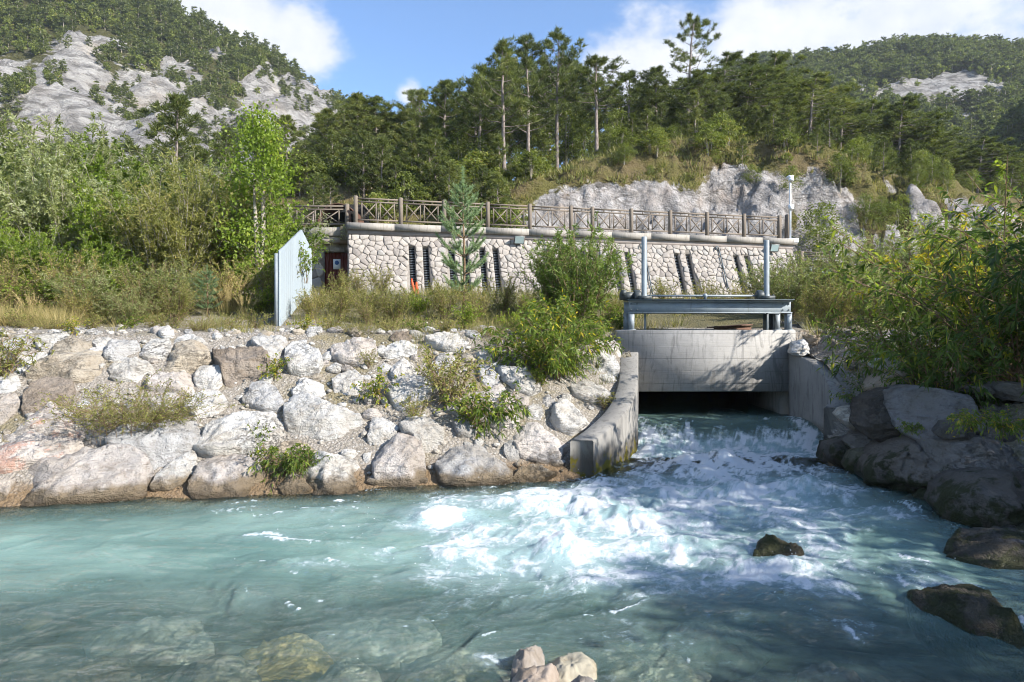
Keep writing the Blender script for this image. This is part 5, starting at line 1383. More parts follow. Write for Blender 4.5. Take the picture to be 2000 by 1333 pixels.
wz = amp * (1.7 * wavef + .10 * l3 + .03 * l2) + .016 * np.clip(foam, 0, 1) * (l2 * .25 + 1.6 * (fbm2(WX * 8, WY * 8, 4, 225, .6) - .5) * 2)
wz += .05 * (fbm2(WX * .7, WY * 1.1, 3, 231) - .5)
for (cx, cy, h, rx, ry) in ((1092, 1075, .17, .22, .2), (1575, 955, .22, .3, .3), (1232, 1012, .14, .35, .25), (1500, 1105, .15, .5, .18), (880, 1008, .10, .5, .18), (1390, 900, .20, .6, .4), (1290, 885, .16, .3, .3), (1030, 985, .10, .5, .2), (1420, 960, .12, .5, .25), (1560, 905, .14, .4, .3), (1340, 1065, .10, .5, .15)):
    x0, y0 = wpix(cx, cy); wz += h * np.exp(-((WX - x0) / rx) ** 2 - ((WY - y0) / ry) ** 2) * .75 * (1 + .08 * l2 + .10 * l3 + .9 * (fbm2(WX * 6, WY * 6, 3, 226) - .5))
wz = np.where(xin & (WY > 12.4), wz * (1 - .75 * lip), wz) + chz
wz = np.where(WY > 13.5, .34 + .02 * wavef, wz)
dep = np.maximum(wz - np.maximum(bed(WX, WY), land0(WX, WY)), .0)
dep = np.where(xin, np.where(WY > 12.2, .42, np.maximum(dep, .9)), dep)
wb = MB(); wb.add(np.stack([WX, WY, wz], -1).reshape(-1, 3), grid_faces(NU, len(yy)))
wme = wb.mesh('river_water', M['water'], True); setattr_pt(wme, 'foam', foam); setattr_pt(wme, 'aer', np.clip(sstep(.15, .95, E + .10 * l3) * (1 - .9 * lip), 0, 1)); setattr_pt(wme, 'depth', np.clip(dep, 0, 3))
tag(link('river_water', wme), kind='structure')
# still sheet on either side of the modelled reach
# droplets thrown up from the breaking crests
rng = np.random.default_rng(99); fl = np.clip(foam, 0, 1).ravel() * (np.clip(E, 0, 1.1).ravel() ** 3) * (WY.ravel() > 5.5) * (WY.ravel() < 13)
pick = rng.choice(fl.size, 2600, p=fl / fl.sum())
tet = np.array([(1, 1, 1), (-1, -1, 1), (-1, 1, -1), (1, -1, -1)]) / 1.73; tf = np.array([(0, 1, 2), (0, 3, 1), (0, 2, 3), (1, 3, 2)])
P = np.stack([WX.ravel()[pick], WY.ravel()[pick], wz.ravel()[pick]], 1); P[:, 2] += rng.exponential(.035, len(P)); P[:, :2] += rng.normal(0, .03, (len(P), 2))
sz = rng.uniform(.002, .008, len(P))
Vd = P[:, None] + tet[None] * sz[:, None, None]; Fd = (np.arange(len(P))[:, None, None] * 4 + tf[None]).reshape(-1, 3)
simple('spray_white', (.85, .88, .9), .3)
sb = MB(); sb.add(Vd.reshape(-1, 3), Fd); tag(sb.obj('spray', M['spray_white']), 'fine white droplets of spray above the foaming river', 'spray', kind='stuff')

# ------------------------------------------------------------------ thin autumn haze of the valley
k = NT('haze'); pv = k.n('ShaderNodeVolumePrincipled'); pv.inputs['Color'].default_value = (.86, .92, 1.0, 1); pv.inputs['Density'].default_value = .00024; pv.inputs['Anisotropy'].default_value = .2
k.t.links.new(pv.outputs[0], k.out.inputs['Volume'])
b = MB(); b.box((45, 130, 95), (640, 420, 210)); tag(b.obj('haze', k.m), 'thin bluish haze filling the valley', 'haze', kind='stuff')
# ------------------------------------------------------------------ vegetation builders
def unit(v): return v / (np.linalg.norm(v, axis=-1, keepdims=True) + 1e-9)
def add_leaves(b, P, D, L, W, rng, tint, droop=.15):
    n = len(P)
    if n == 0: return
    P = np.asarray(P); D = unit(np.asarray(D)); L = np.broadcast_to(L, (n,))[:, None]; W = np.broadcast_to(W, (n,))[:, None]
    S = unit(np.cross(D, rng.normal(0, 1, (n, 3)))); N = np.cross(D, S)
    dz = np.array([0, 0, 1.0]) * L * droop
    a = P; c = P + D * L - dz; m = P + D * L * .45 - dz * .25 + N * W * .15
    V = np.stack([a, m + S * W * .5, c, m - S * W * .5], 1).reshape(-1, 3)
    i = np.arange(n)[:, None] * 4
    b.add(V, i + np.array([[0, 1, 2, 3]]), np.repeat(tint, 4))
def add_needles(b, P, D, L, W, rng, tint):
    n = len(P); D = unit(np.asarray(D)); L = np.broadcast_to(L, (n,))[:, None]; W = np.broadcast_to(W, (n,))[:, None]
    S = unit(np.cross(D, rng.normal(0, 1, (n, 3))))
    V = np.stack([P - S * W * .5, P + S * W * .5, P + D * L], 1).reshape(-1, 3)
    i = np.arange(n)[:, None] * 3
    b.add(V, i + np.array([[0, 1, 2]]), np.repeat(tint, 3))
def place(T, name, loc, label, cat, scale=1.0, rz=0., group=None, sxy=1.0):
    o = thing(name, label, cat, tuple(loc), rz, (scale * sxy, scale * sxy, scale), group)
    for pn, me in T: link(pn, me, o)
    return o
def pine(seed, h=8.0, start=.45, spread=2.0, nb=30, per=7, nd=32, nl=.24, nw=.05, wind=0., flat=0.0, sides=7, bend=.25, sparse=1.0):
    rng = np.random.default_rng(seed); w = MB(); c = MB()
    zs = np.linspace(0, h, 12); bx = np.cumsum(rng.normal(0, bend * .12, 12)) * (zs / h) + wind * .25 * (zs / h) ** 2 * spread; by_ = np.cumsum(rng.normal(0, bend * .12, 12)) * (zs / h)
    bx -= bx[0]; by_ -= by_[0]
    TP = np.stack([bx, by_, zs], 1); TP[0, 2] = -.25
    r = .017 * h * (1 - .82 * (zs / h) ** 1.1) + .006; w.tube(TP, r, sides, t=.5)
    def tp(z): return np.array([interp(z, zs, bx), interp(z, zs, by_), z])
    az = rng.uniform(0, 6.28)
    for i in range(nb):
        t = ((i + rng.uniform(-.3, .3)) / (nb - 1)); t = min(max(t, 0), 1)
        z = h * (start + (1 - start) * t * .97); az += 2.4 + rng.normal(0, .35)
        if rng.random() > sparse and t < .8: continue
        Lb = spread * (.50 + .5 * math.sin(np.pi * min(1, t * .75 + .18))) * (1 - .80 * t ** 2.6) * rng.uniform(.6, 1.2)
        el = rng.uniform(-.05, .35) + .55 * t - flat * .4
        d = np.array([math.cos(az), math.sin(az), 0.0])
        if wind: d = unit(d + np.array([wind * .75, 0, 0])); Lb *= 1 + .4 * wind * d[0]
        p0 = tp(z); k = 5; f = np.linspace(0, 1, k)
        P = p0 + (d[None] * (f * Lb * math.cos(el))[:, None]) + np.array([0, 0, 1]) * (f * Lb * math.sin(el) + .10 * Lb * f ** 2 - .05 * Lb * np.sin(f * np.pi))[:, None]
        P[1:] += rng.normal(0, .035 * Lb, (k - 1, 3))
        w.tube(P, np.linspace(.028, .008, k) * h / 8 * (1.2 - .5 * t), 4, caps=False, t=.5)
        m = max(3, int(per * (.55 + .6 * Lb / spread)))
        for j in range(m):
            f = rng.uniform(.38, 1.02) if j else 1.0
            q = np.array([interp(f, np.linspace(0, 1, k), P[:, a]) for a in range(3)])
            lat = np.cross(d, (0, 0, 1)) * rng.normal(0, .20) * Lb * (1.15 - f * .5)
            q = q + lat + np.array([0, 0, rng.uniform(-.02, .16) * (1 - flat * .6)])
            n = int(nd * rng.uniform(.7, 1.3)); dd = rng.normal(0, 1, (n, 3)); dd[:, 2] = np.abs(dd[:, 2]) * (.9 - flat * .4) + .12; dd += d * .5
            dd = unit(dd); pp = q + dd * rng.uniform(0, .16, (n, 1)) * np.array([1, 1, .6]) + rng.normal(0, .05, (n, 3))
            shade = rng.uniform(.15, .75) + .12 * (t - .5)
            add_needles(c, pp, dd, nl * rng.uniform(.7, 1.25, n), nw, rng, np.clip(shade + rng.normal(0, .12, n), 0, 1))
    return [('trunk', w.mesh('trunk', M['pine_bark'], True)), ('crown', c.mesh('crown', M['pine_needle'], False, True))]
def broadleaf(seed, h=4., wdt=1.3, ncl=70, per=34, ll=.13, lw=.075, mat='forest_leaf', bark='pale_bark', base=.2, stems=3):
    rng = np.random.default_rng(seed); w = MB(); c = MB()
    tips = []
    for s in range(stems):
        a = rng.uniform(0, 6.28); ln = rng.uniform(.05, .3); k = 7; f = np.linspace(0, 1, k)
        P = np.stack([math.cos(a) * ln * wdt * f ** 1.3, math.sin(a) * ln * wdt * f ** 1.3, f * h * rng.uniform(.8, .97)], 1); P[1:, :2] += rng.normal(0, .03 * h / 4, (k - 1, 2)).cumsum(0); P[0, 2] = -.2
        w.tube(P, np.linspace(.014, .003, k) * h, 5, caps=False, t=.5); tips.append(P)
    for i in range(ncl):
        t = rng.uniform(base, 1) ** .85; rr = wdt * (math.sin(np.pi * min(1, (t - base) / (1 - base) * .82 + .16)) ** .7) * math.sqrt(rng.random()) * rng.uniform(.75, 1.15)
        a = rng.uniform(0, 6.28); q = np.array([rr * math.cos(a), rr * math.sin(a), t * h * rng.uniform(.93, 1.03)])
        P = tips[i % stems]; zz = max(0.1, q[2] - .35 * rr - .1); st = np.array([interp(zz, P[:, 2], P[:, 0]), interp(zz, P[:, 2], P[:, 1]), zz])
        mid = (st + q) / 2 + np.array([0, 0, .06 * rr]); w.tube([st, mid, q], [.006 * h / 4, .004 * h / 4, .002], 3, caps=False, t=.5)
        n = int(per * rng.uniform(.6, 1.4)); s = .30 * h / 4 * rng.uniform(.7, 1.3)
        off = rng.normal(0, 1, (n, 3)) * np.array([s, s, s * .75]) * .62; D = unit(off + rng.normal(0, .5, (n, 3)) + [0, 0, -.15])
        add_leaves(c, q + off, D, ll * rng.uniform(.7, 1.3, n), lw * rng.uniform(.8, 1.2, n), rng, np.clip(rng.uniform(.25, .65) + rng.normal(0, .17, n), 0, 1), .2)
    return [('trunk', w.mesh('trunk', M[bark], True)), ('crown', c.mesh('crown', M[mat], False, True))]
def shrub(seed, h=2., spread=1., stems=24, twigs=9, lpt=18, ll=.08, lw=.018, mat='willow_leaf', tw=.35, droop=.2, up=.8, curve=.35, lean=(0, 0), bark='twig_bark', start=.2, tint=(.5, .2), stem_r=.010, spread0=.12, twd=.55, yellow=0.):
    rng = np.random.default_rng(seed); w = MB(); c = MB()
    for s in range(stems):
        a = rng.uniform(0, 6.28); out = math.sqrt(rng.random()); hh = h * rng.uniform(.62, 1.03) * (1 - .25 * out * out)
        k = 7; f = np.linspace(0, 1, k); d = np.array([math.cos(a), math.sin(a)])
        base = d * spread * spread0 * rng.random()
        r = spread * out * (f ** (1 + curve))
        P = np.stack([base[0] + d[0] * r + lean[0] * f ** 1.5 * h, base[1] + d[1] * r + lean[1] * f ** 1.5 * h, hh * (f - curve * .35 * f * f * out)], 1)
        P[1:] += rng.normal(0, .018 * h, (k - 1, 3)).cumsum(0) * .6; P[0, 2] = -.1
        w.tube(P, np.linspace(1, .25, k) * stem_r * h / 2, 4, caps=False, t=.5)
        st_t = rng.normal(tint[0], tint[1] * .6)
        for j in range(twigs):
            g = start + (1 - start) * (j + rng.random()) / twigs
            q = np.array([interp(g, f, P[:, x]) for x in range(3)]); tdir = np.array([interp(min(1, g + .05), f, P[:, x]) - interp(g - .05, f, P[:, x]) for x in range(3)])
            dd = unit(unit(tdir) * up + rng.normal(0, twd, 3)); L = tw * rng.uniform(.6, 1.3) * (1.15 - .5 * g)
            e = q + dd * L; mid = (q + e) / 2 + [0, 0, .04 * L]; e = e - [0, 0, droop * L * .6]
            w.tube([q, mid, e], [stem_r * .35, stem_r * .28, stem_r * .15], 3, caps=False, t=.5)
            n = max(3, int(lpt * rng.uniform(.7, 1.3))); u = rng.uniform(.05, 1.05, n)[:, None]
            PP = np.where(u < .5, q + (mid - q) * u * 2, mid + (e - mid) * (u * 2 - 1))
            D = unit(unit(e - q)[None] * .75 + rng.normal(0, .62, (n, 3)))
            tt = np.clip(st_t + rng.normal(0, tint[1], n), 0, .92)
            if yellow: tt = np.where(rng.random(n) < yellow, rng.uniform(.94, 1, n), tt)
            add_leaves(c, PP, D, ll * rng.uniform(.65, 1.3, n), lw * rng.uniform(.8, 1.25, n), rng, tt, droop)
    return [('stems', w.mesh('stems', M[bark], True)), ('foliage', c.mesh('foliage', M[mat], False, True))]

# ------------------------------------------------------------------ pines of the knoll
PT = [pine(11, start=.36, spread=2.2, nb=40, per=10), pine(12, start=.44, spread=2.0, nb=36, per=10), pine(13, start=.30, spread=2.4, nb=44, per=10), pine(14, start=.45, spread=2.3, nb=34, per=10)]
PW = [pine(21, start=.40, spread=2.6, wind=.8, flat=.9, nb=38, per=11), pine(22, start=.45, spread=2.9, wind=.9, flat=.9, nb=34, per=11), pine(23, start=.35, spread=2.4, wind=.6, flat=.7, nb=40, per=10)]
PF = [pine(61, start=.40, spread=2.2, nb=36, per=8, sparse=.85), pine(62, start=.34, spread=2.3, nb=40, per=8, sparse=.85), pine(63, start=.46, spread=2.3, nb=32, per=8, sparse=.85), pine(64, start=.48, spread=2.1, nb=32, per=8, sparse=.8)]
PSP = pine(31, h=9, start=.42, spread=2.9, nb=30, per=9, sparse=.78, wind=.3, bend=.4)
PB = [pine(41, h=5, start=.10, spread=1.6, nb=34, per=8, nd=30, nl=.2)]
keyp = [  # px, base row, top row, distance, template, label
 (985, 362, 90, 40.5, PF[0], 'tall pine with a bare pale trunk, leftmost of the three front pines on the knoll'),
 (1032, 335, 84, 43, PF[1], 'dense tall pine directly right of the leftmost front pine on the knoll'),
 (1088, 312, 80, 45, PF[2], 'tall pine leaning right with a ragged top beside the gap in the clouds'),
 (1165, 326, 118, 44, PF[3], 'pine with a clean straight pale trunk above the mossy mound'),
 (1343, 297, 44, 48, PSP, 'lone tallest pine with sparse open branches standing against the sky'),
 (1405, 262, 108, 50, PW[1], 'windswept pine with a slanting trunk just right of the lone tallest pine'),
 (1580, 330, 150, 47, PW[0], 'windswept pine with a dark bare trunk above the lamp pole'),
 (1500, 270, 110, 53, PW[1], 'flat-topped windswept pine highest in the group right of the lone pine'),
 (1455, 270, 118, 54, PW[2], 'windswept pine between the slanting pine and the flat-topped one'),
 (1640, 300, 196, 50, PW[2], 'low windswept pine right of the dark bare trunk'),
 (1752, 330, 196, 50, PW[0], 'windswept pine with a forked dark trunk farthest right on the knoll'),
 (1690, 300, 200, 53, PW[1], 'windswept pine left of the forked trunk on the right of the knoll'),
 (697, 345, 188, 45, PT[2], 'broad pine with a pale trunk above the corrugated tunnel'),
 (640, 345, 218, 44, PT[0], 'pine left of the broad pine above the corrugated tunnel'),
 (735, 340, 196, 46, PT[1], 'pine just right of the broad pine above the tunnel'),
 (818, 335, 184, 47, PF[3], 'narrow pine at the right side of the dip in the tree line'),
 (868, 335, 166, 48, PT[2], 'dense pine between the dip in the tree line and the tall front pines'),
 (935, 332, 140, 44, PF[2], 'shorter pine pressed against the left of the tall front pines'),
 (1228, 300, 148, 50, PF[3], 'slim pine midway between the mossy mound and the lone tallest pine'),
 (1283, 300, 140, 51, PT[2], 'pine just left of the lone tallest pine'),
 (345, 350, 196, 36, PB[0], 'bushy dark pine rising behind the willow thicket at left'),
 (560, 350, 232, 42, PT[2], 'pine behind the tip of the bright green poplar'),
 (440, 350, 252, 40, PB[0], 'low bushy pine between the dark pine and the poplar'),
]
rng = np.random.default_rng(3)
def put_pine(px, ytop, D, T, label, group=None, wind=False):
    x = (px - 1000) / F * D; z = hz(x, D) - .1; zt = CH + (HZ - ytop) / F * D
    H = max(zt - z, 2.5); base = T[0][1].vertices[0].co
    h0 = 8.0
    for TT, hh in ((PSP, 9.0), (PB[0], 5.0)):
        if T is TT: h0 = hh
    s = H / h0
    return place(T, 'pine_tree', (x, D, z), label, 'pine', s, 0 if wind else rng.uniform(0, 6.28), group, min(1.35, max(.9, 8.5 / max(H, 4))) if h0 != 5 else 1.0)
for px, yb, ytop, D, T, lab in keyp:
    put_pine(px, ytop, D, T, lab, 'pines that stand out on the knoll', T in PW or T is PSP)
skx = [300, 480, 560, 600, 640, 700, 735, 775, 800, 830, 870, 905, 940, 985, 1030, 1085, 1130, 1180, 1230, 1300, 1345, 1420, 1480, 1540, 1590, 1640, 1700, 1760, 1850, 2000, 2150]
sky_ = [300, 300, 262, 245, 215, 190, 198, 214, 200, 186, 170, 172, 130, 110, 105, 110, 115, 130, 152, 150, 130, 118, 116, 130, 160, 200, 200, 210, 260, 280, 280]
GL = 'dark pine in the dense stand behind the front trees of the knoll'; GR = 'windswept pine in the dense stand on the right half of the knoll'
for i in range(92):
    px = 520 + (i + rng.uniform(0, 1)) / 92 * 1330; D = rng.uniform(45, 64)
    if px > 930 and px < 1330:
        D = rng.uniform(53, 66)
        if i % 3 == 0: continue
    top = interp(px, skx, sky_) + rng.uniform(14, 85) * (1 if i % 4 else .45)
    right = px > 1380
    T = PW[i % 3] if right else PT[i % 4]
    sec = [(620, 'behind the bright poplar tip'), (760, 'above the corrugated tunnel'), (850, 'at the dip in the tree line'), (950, 'between the dip and the tall front pines'), (1060, 'behind the two leftmost tall front pines'), (1150, 'behind the ragged-topped front pine'), (1250, 'behind the mossy mound'), (1380, 'around the lone tallest pine'), (1450, 'just right of the slanting pine'), (1530, 'around the flat-topped windswept pine'), (1620, 'around the dark bare trunk'), (1720, 'left of the forked trunk'), (3000, 'right of the forked trunk')]
    w_ = next(t for lim, t in sec if px < lim)
    lab = ('windswept pine' if right else 'dark pine') + ' in the dense back rows ' + w_
    put_pine(px, top, D, T, lab, lab.replace('pine in', 'pines in'), right)
for i, px in enumerate(np.linspace(1790, 2120, 13)):
    D = rng.uniform(46, 60); put_pine(px + rng.uniform(-12, 12), rng.uniform(262, 330), D, PW[i % 3], 'dark pine in the low shaded group at the far right', 'shaded pines at the far right', True)
for i, px in enumerate(np.linspace(-40, 520, 14)):
    D = rng.uniform(38, 50); put_pine(px + rng.uniform(-15, 15), rng.uniform(275, 330), D, PT[i % 4] if i % 2 else PB[0], 'dark pine half hidden behind the willow thicket on the left', 'pines behind the willow thicket', False)

for i in range(64):
    px = 560 + (i + rng.uniform(0, 1)) / 64 * 1290; D = rng.uniform(44, 58); x = (px - 1000) / F * D; z = hz(x, D) - .1
    w_ = next(t for lim, t in sec if px < lim); lab = 'young bushy pine in the undergrowth ' + w_
    place(PB[0], 'young_pine', (x, D, z), lab, 'pine', rng.uniform(.45, .85), rng.uniform(0, 6.28), lab.replace('pine', 'pines', 1))
BT0 = broadleaf(56, wdt=1.4, ncl=70)
DB = broadleaf(55, 2.2, 1.1, 46, 40, .13, .075, 'forest_leaf', 'pale_bark', .05, 5)
for i in range(64):
    px = 575 + (i + rng.uniform(0, 1)) / 64 * 420; D = rng.uniform(34.5, 42); x = (px - 1000) / F * D; z = hz(x, D) - .1
    w_ = next(t for lim, t in ((640, 'left of the tunnel mouth'), (720, 'around the tunnel mouth'), (800, 'behind the first bay of the long railing'), (880, 'behind the second bay of the long railing'), (2000, 'behind the young pine and the long railing')) if px < lim)
    if i % 5 < 2: place(PB[0], 'young_pine', (x, D, z), 'young bushy pine on the slope ' + w_, 'pine', rng.uniform(.35, .8), rng.uniform(0, 6.28), 'young pines on the slope ' + w_)
    else: place(DB, 'slope_bush', (x, D, z), 'green bush on the slope ' + w_, 'bush', rng.uniform(.35, 1.0), rng.uniform(0, 6.28), 'bushes on the slope ' + w_, rng.uniform(.9, 1.5))
n_ = 0
while n_ < 74:
    px = rng.uniform(1010, 1860); D = rng.uniform(39, 47.5); x = (px - 1000) / F * D; zz_, rk_, t_ = hill(np.array([x]), np.array([D]))
    if rk_[0] > .3 or t_[0] < .25 or (1060 < px < 1200 and D < 43): continue
    w_ = next(t for lim, t in ((1180, 'near the straight pale trunk'), (1290, 'around the round yellow-green bush'), (1400, 'below the lone tallest pine'), (1500, 'above the rock face left of the lamp pole'), (1600, 'above the lamp pole'), (1700, 'right of the lamp pole'), (3000, 'on the far right slope')) if px < lim)
    if n_ % 4 == 0: place(PB[0], 'young_pine', (x, D, zz_[0] - .1), 'young bushy pine at the wood edge ' + w_, 'pine', rng.uniform(.25, .6), rng.uniform(0, 6.28), 'young pines at the wood edge ' + w_)
    else: place(DB if n_ % 2 else BT0, 'edge_bush', (x, D, zz_[0] - .1), 'yellow-green bush at the wood edge ' + w_, 'bush', rng.uniform(.3, .85) * (1 if n_ % 2 else .6), rng.uniform(0, 6.28), 'bushes at the wood edge ' + w_, rng.uniform(1.0, 1.5))
    n_ += 1
# understorey broadleaf trees
BT = [broadleaf(51), broadleaf(52, wdt=1.1, ncl=60), broadleaf(53, h=4, wdt=1.5, ncl=80)]
bl = [(1105, 205, 46), (1140, 225, 45), (1205, 215, 47), (1235, 245, 46), (1190, 250, 45), (1260, 190, 52), (1390, 205, 50), (1430, 200, 50), (1475, 200, 51), (1520, 205, 50), (1555, 220, 49), (1450, 235, 48), (1540, 245, 47.5),
      (1620, 270, 46), (1660, 282, 46), (1700, 268, 46), (1740, 290, 46), (1685, 305, 44.5), (1725, 310, 44.5), (900, 255, 44), (940, 270, 43), (880, 275, 44), (840, 270, 45), (955, 295, 42), (1055, 255, 45), (790, 290, 43), (760, 280, 44), (670, 300, 43), (615, 310, 42), (1010, 290, 43.5),
      (1815, 330, 42), (1850, 345, 41), (1790, 350, 41), (1900, 350, 42), (1950, 345, 42), (700, 300, 42), (730, 305, 42), (820, 300, 42), (860, 305, 42), (910, 310, 41.5), (650, 300, 42), (590, 300, 42)]
for i, (px, ytop, D) in enumerate(bl):
    x = (px - 1000) / F * D; z = hz(x, D) - .1; H = max(1.5, CH + (HZ - ytop) / F * D - z)
    w_ = next(t for lim, t in sec if px < lim); lab = 'yellow-green broadleaf tree below the pines ' + w_
    place(BT[i % 3], 'broadleaf_tree', (x, D, z), lab, 'tree', H / 4.0, rng.uniform(0, 6.28), lab.replace('tree', 'trees', 1), 1.0)
kb = [(1283, 268, 40.5, 2.0, 'round yellow-green bush in front of the lone tallest pine'), (1395, 300, 41, 1.0, 'small conifer bush on the rock face below the slanting pine'), (1468, 325, 40, 1.3, 'dark green bush growing from the rock face left of the lamp pole'), (1545, 325, 39, 1.0, 'small bush on the rock just above the lamp head'),
      (1690, 315, 39, 2.2, 'leafy bush at the top of the rock slope right of the lamp pole'), (1750, 330, 39, 2.2, 'leafy bush right of the one at the top of the rock slope'), (1640, 300, 40, 2.0, 'leafy bush left of the top of the right rock slope'), (1340, 340, 40, .9, 'tiny bush on the rock right of the round yellow-green bush'), (1600, 400, 37, 1.0, 'green bush clinging low on the rock slope behind the lamp pole'), (1690, 425, 36, 1.3, 'pale green bush low on the right rock slope'), (1650, 455, 35.5, 1.1, 'pale bush above the timber rail fence')]
for i, (px, ytop, D, H, lab) in enumerate(kb):
    x = (px - 1000) / F * D; z = hz(x, D) - .15; H = max(H, CH + (HZ - ytop) / F * D - z) if CH + (HZ - ytop) / F * D - z < 3.5 else H
    place(BT[(i + 1) % 3], 'bush', (x, D, z), lab, 'bush', H / 4.0, i * 1.3, 'bushes on the rock face', 1.35)

# grass on the knoll
def tufts(b, pts, rng, blades, h, w, spread, t0, tv):
    for (x, y, z) in pts:
        n = blades; a = rng.uniform(0, 6.28, n); r = spread * np.sqrt(rng.random(n))
        P = np.stack([x + r * np.cos(a), y + r * np.sin(a), np.full(n, z)], 1)
        D = np.stack([np.cos(a) * rng.uniform(.1, .8, n), np.sin(a) * rng.uniform(.1, .8, n), np.ones(n)], 1) + rng.normal(0, .15, (n, 3))
        add_needles(b, P, D, h * rng.uniform(.5, 1.2, n), w, rng, np.clip(rng.normal(t0, .1) + rng.normal(0, tv, n), 0, 1))
rng = np.random.default_rng(61); b = MB(); pts = []
while len(pts) < 1500:
    x = rng.uniform(-9, 26); y = rng.uniform(35, 49); z, rk, t = hill(np.array([x]), np.array([y]))
    if rk[0] < .45 and t[0] > .05 and rng.random() < .8: pts.append((x, y, z[0] - .05))
tufts(b, pts, rng, 22, .42, .06, .45, .32, .15)
tag(b.obj('hill_grass', M['grass_blade'], None, False, True), 'tufts of yellow-green grass along the knoll edge', 'grass', kind='stuff')

# ------------------------------------------------------------------ mountain woods (one mass each)
def far_pine(seed, h=5.):
    rng = np.random.default_rng(seed); w = MB(); c = MB()
    w.tube([(0, 0, -.5), (.05, 0, h * .5), (0, .05, h * .9)], [.13, .09, .04], 4, caps=False)
    for i in range(34):
        t = rng.uniform(.14, 1); r = 1.5 * (1 - .6 * t) * math.sqrt(rng.random()) * 1.25; a = rng.uniform(0, 6.28)
        q = np.array([r * math.cos(a), r * math.sin(a), t * h]); n = 10; dd = rng.normal(0, 1, (n, 3)); dd[:, 2] = abs(dd[:, 2]) * .6; dd = unit(dd)
        add_needles(c, q + dd * .12, dd, .66 * rng.uniform(.7, 1.3, n), .32, rng, np.clip(rng.uniform(.15, .7) + rng.normal(0, .1, n), 0, 1))
    me = c.mesh('far_pine', M['pine_needle'], False, True)
    o1 = bpy.data.objects.new('far_crown', me); o2 = bpy.data.objects.new('far_trunk', w.mesh('far_trunk', M['pine_bark']))
    return c, w
def far_template(seed):
    c, w = far_pine(seed)
    nc = len(np.concatenate(c.V)); b = MB()
    for V, A_ in zip(c.V, c.A): b.V.append(V); b.A.append(A_)
    b.T = list(c.T); b.Q = list(c.Q); b.n = c.n
    me = b.mesh('far_pine', M['pine_needle'], False, True)
    # trunk faces with bark as second material
    b2 = MB(); b2.V = b.V + w.V; b2.A = b.A + w.A; b2.T = list(b.T) + [t + b.n for t in w.T]; b2.Q = [q + b.n for q in w.Q]; b2.n = b.n + w.n
    me = b2.mesh('far_pine', M['pine_needle'], False, True); me.materials.append(M['pale_bark'])
    nt = sum(len(t) for t in b2.T); mi = np.zeros(len(me.polygons), np.int32); mi[nt:] = 1; me.polygons.foreach_set('material_index', mi)
    return bpy.data.objects.new('far_pine', me)
fcol = bpy.data.collections.new('far_pines')
for s in range(5): fcol.objects.link(far_template(500 + s))
for s in range(2):
    T_ = broadleaf(540 + s, 3.6, 1.6, 34, 7, .55, .42, 'forest_leaf', 'pale_bark', .15, 2); fcol.objects.link(bpy.data.objects.new('far_leafy', T_[1][1]))
ng = bpy.data.node_groups.new('wood', 'GeometryNodeTree')
ng.interface.new_socket('Geometry', in_out='INPUT', socket_type='NodeSocketGeometry'); ng.interface.new_socket('Geometry', in_out='OUTPUT', socket_type='NodeSocketGeometry')
gi = ng.nodes.new('NodeGroupInput'); go = ng.nodes.new('NodeGroupOutput'); ip = ng.nodes.new('GeometryNodeInstanceOnPoints'); ci = ng.nodes.new('GeometryNodeCollectionInfo')
ci.inputs['Collection'].default_value = fcol; ci.inputs['Separate Children'].default_value = True; ci.inputs['Reset Children'].default_value = True
na = ng.nodes.new('GeometryNodeInputNamedAttribute'); na.data_type = 'FLOAT'; na.inputs['Name'].default_value = 'sc'
nr_ = ng.nodes.new('GeometryNodeInputNamedAttribute'); nr_.data_type = 'FLOAT_VECTOR'; nr_.inputs['Name'].default_value = 'rot'
ng.links.new(gi.outputs[0], ip.inputs['Points']); ng.links.new(ci.outputs[0], ip.inputs['Instance']); ip.inputs['Pick Instance'].default_value = True
e2r = ng.nodes.new('FunctionNodeEulerToRotation'); ng.links.new(nr_.outputs[0], e2r.inputs[0]); ng.links.new(e2r.outputs[0], ip.inputs['Rotation'])
ng.links.new(na.outputs[0], ip.inputs['Scale']); ng.links.new(ip.outputs[0], go.inputs[0])
def wood(name, fn, x0, x1, y0, y1, n, label, seed, smin, smax, keep, cover=None):
    rng = np.random.default_rng(seed); X = rng.uniform(x0, x1, n); Y = rng.uniform(y0, y1, n); Z, r = fn(X, Y)
    clus = sstep(.45, .62, fbm2(X * .11, Y * .11, 3, seed)); ok = rng.random(n) > np.clip(r * 1.25, 0, 1 - keep * 2.2 * clus - .02)
    # leave out what the crest or a flank hides
    px = 1000 + F * X / Y; ok &= (np.abs(px - 1000) < 1250)
    X, Y, Z = X[ok], Y[ok], Z[ok]; r = r[ok]; m = len(X)
    me = bpy.data.meshes.new(name); me.vertices.add(m); me.vertices.foreach_set('co', np.stack([X, Y, Z - .2], 1).astype(np.float32).ravel())
    setattr_pt(me, 'sc', rng.uniform(smin, smax, m) * np.where(r > .4, .6, 1)); at_ = me.attributes.new('rot', 'FLOAT_VECTOR', 'POINT')
    at_.data.foreach_set('vector', np.stack([rng.normal(0, .04, m), rng.normal(0, .04, m), rng.uniform(0, 6.28, m)], 1).astype(np.float32).ravel())
    o = link(name, me); md = o.modifiers.new('wood', 'NODES'); md.node_group = ng
    tag(o, label, 'woodland', kind='stuff'); print(name, m)
wood('mountain_wood', mountain_left, -230, 0, 82, 234, 8200, 'dark pine wood covering the left mountain above and between the pale cliffs', 71, .55, 1.2, .34)
wood('mountain_wood', mountain_right, 40, 260, 140, 264, 6500, 'dark pine wood covering the right mountain below the clouds', 72, .8, 1.35, .06)
wood('spur_wood', spur, 45, 130, 75, 190, 2600, 'dark shaded pine wood on the steep spur at the right edge', 73, .8, 1.3, .3)
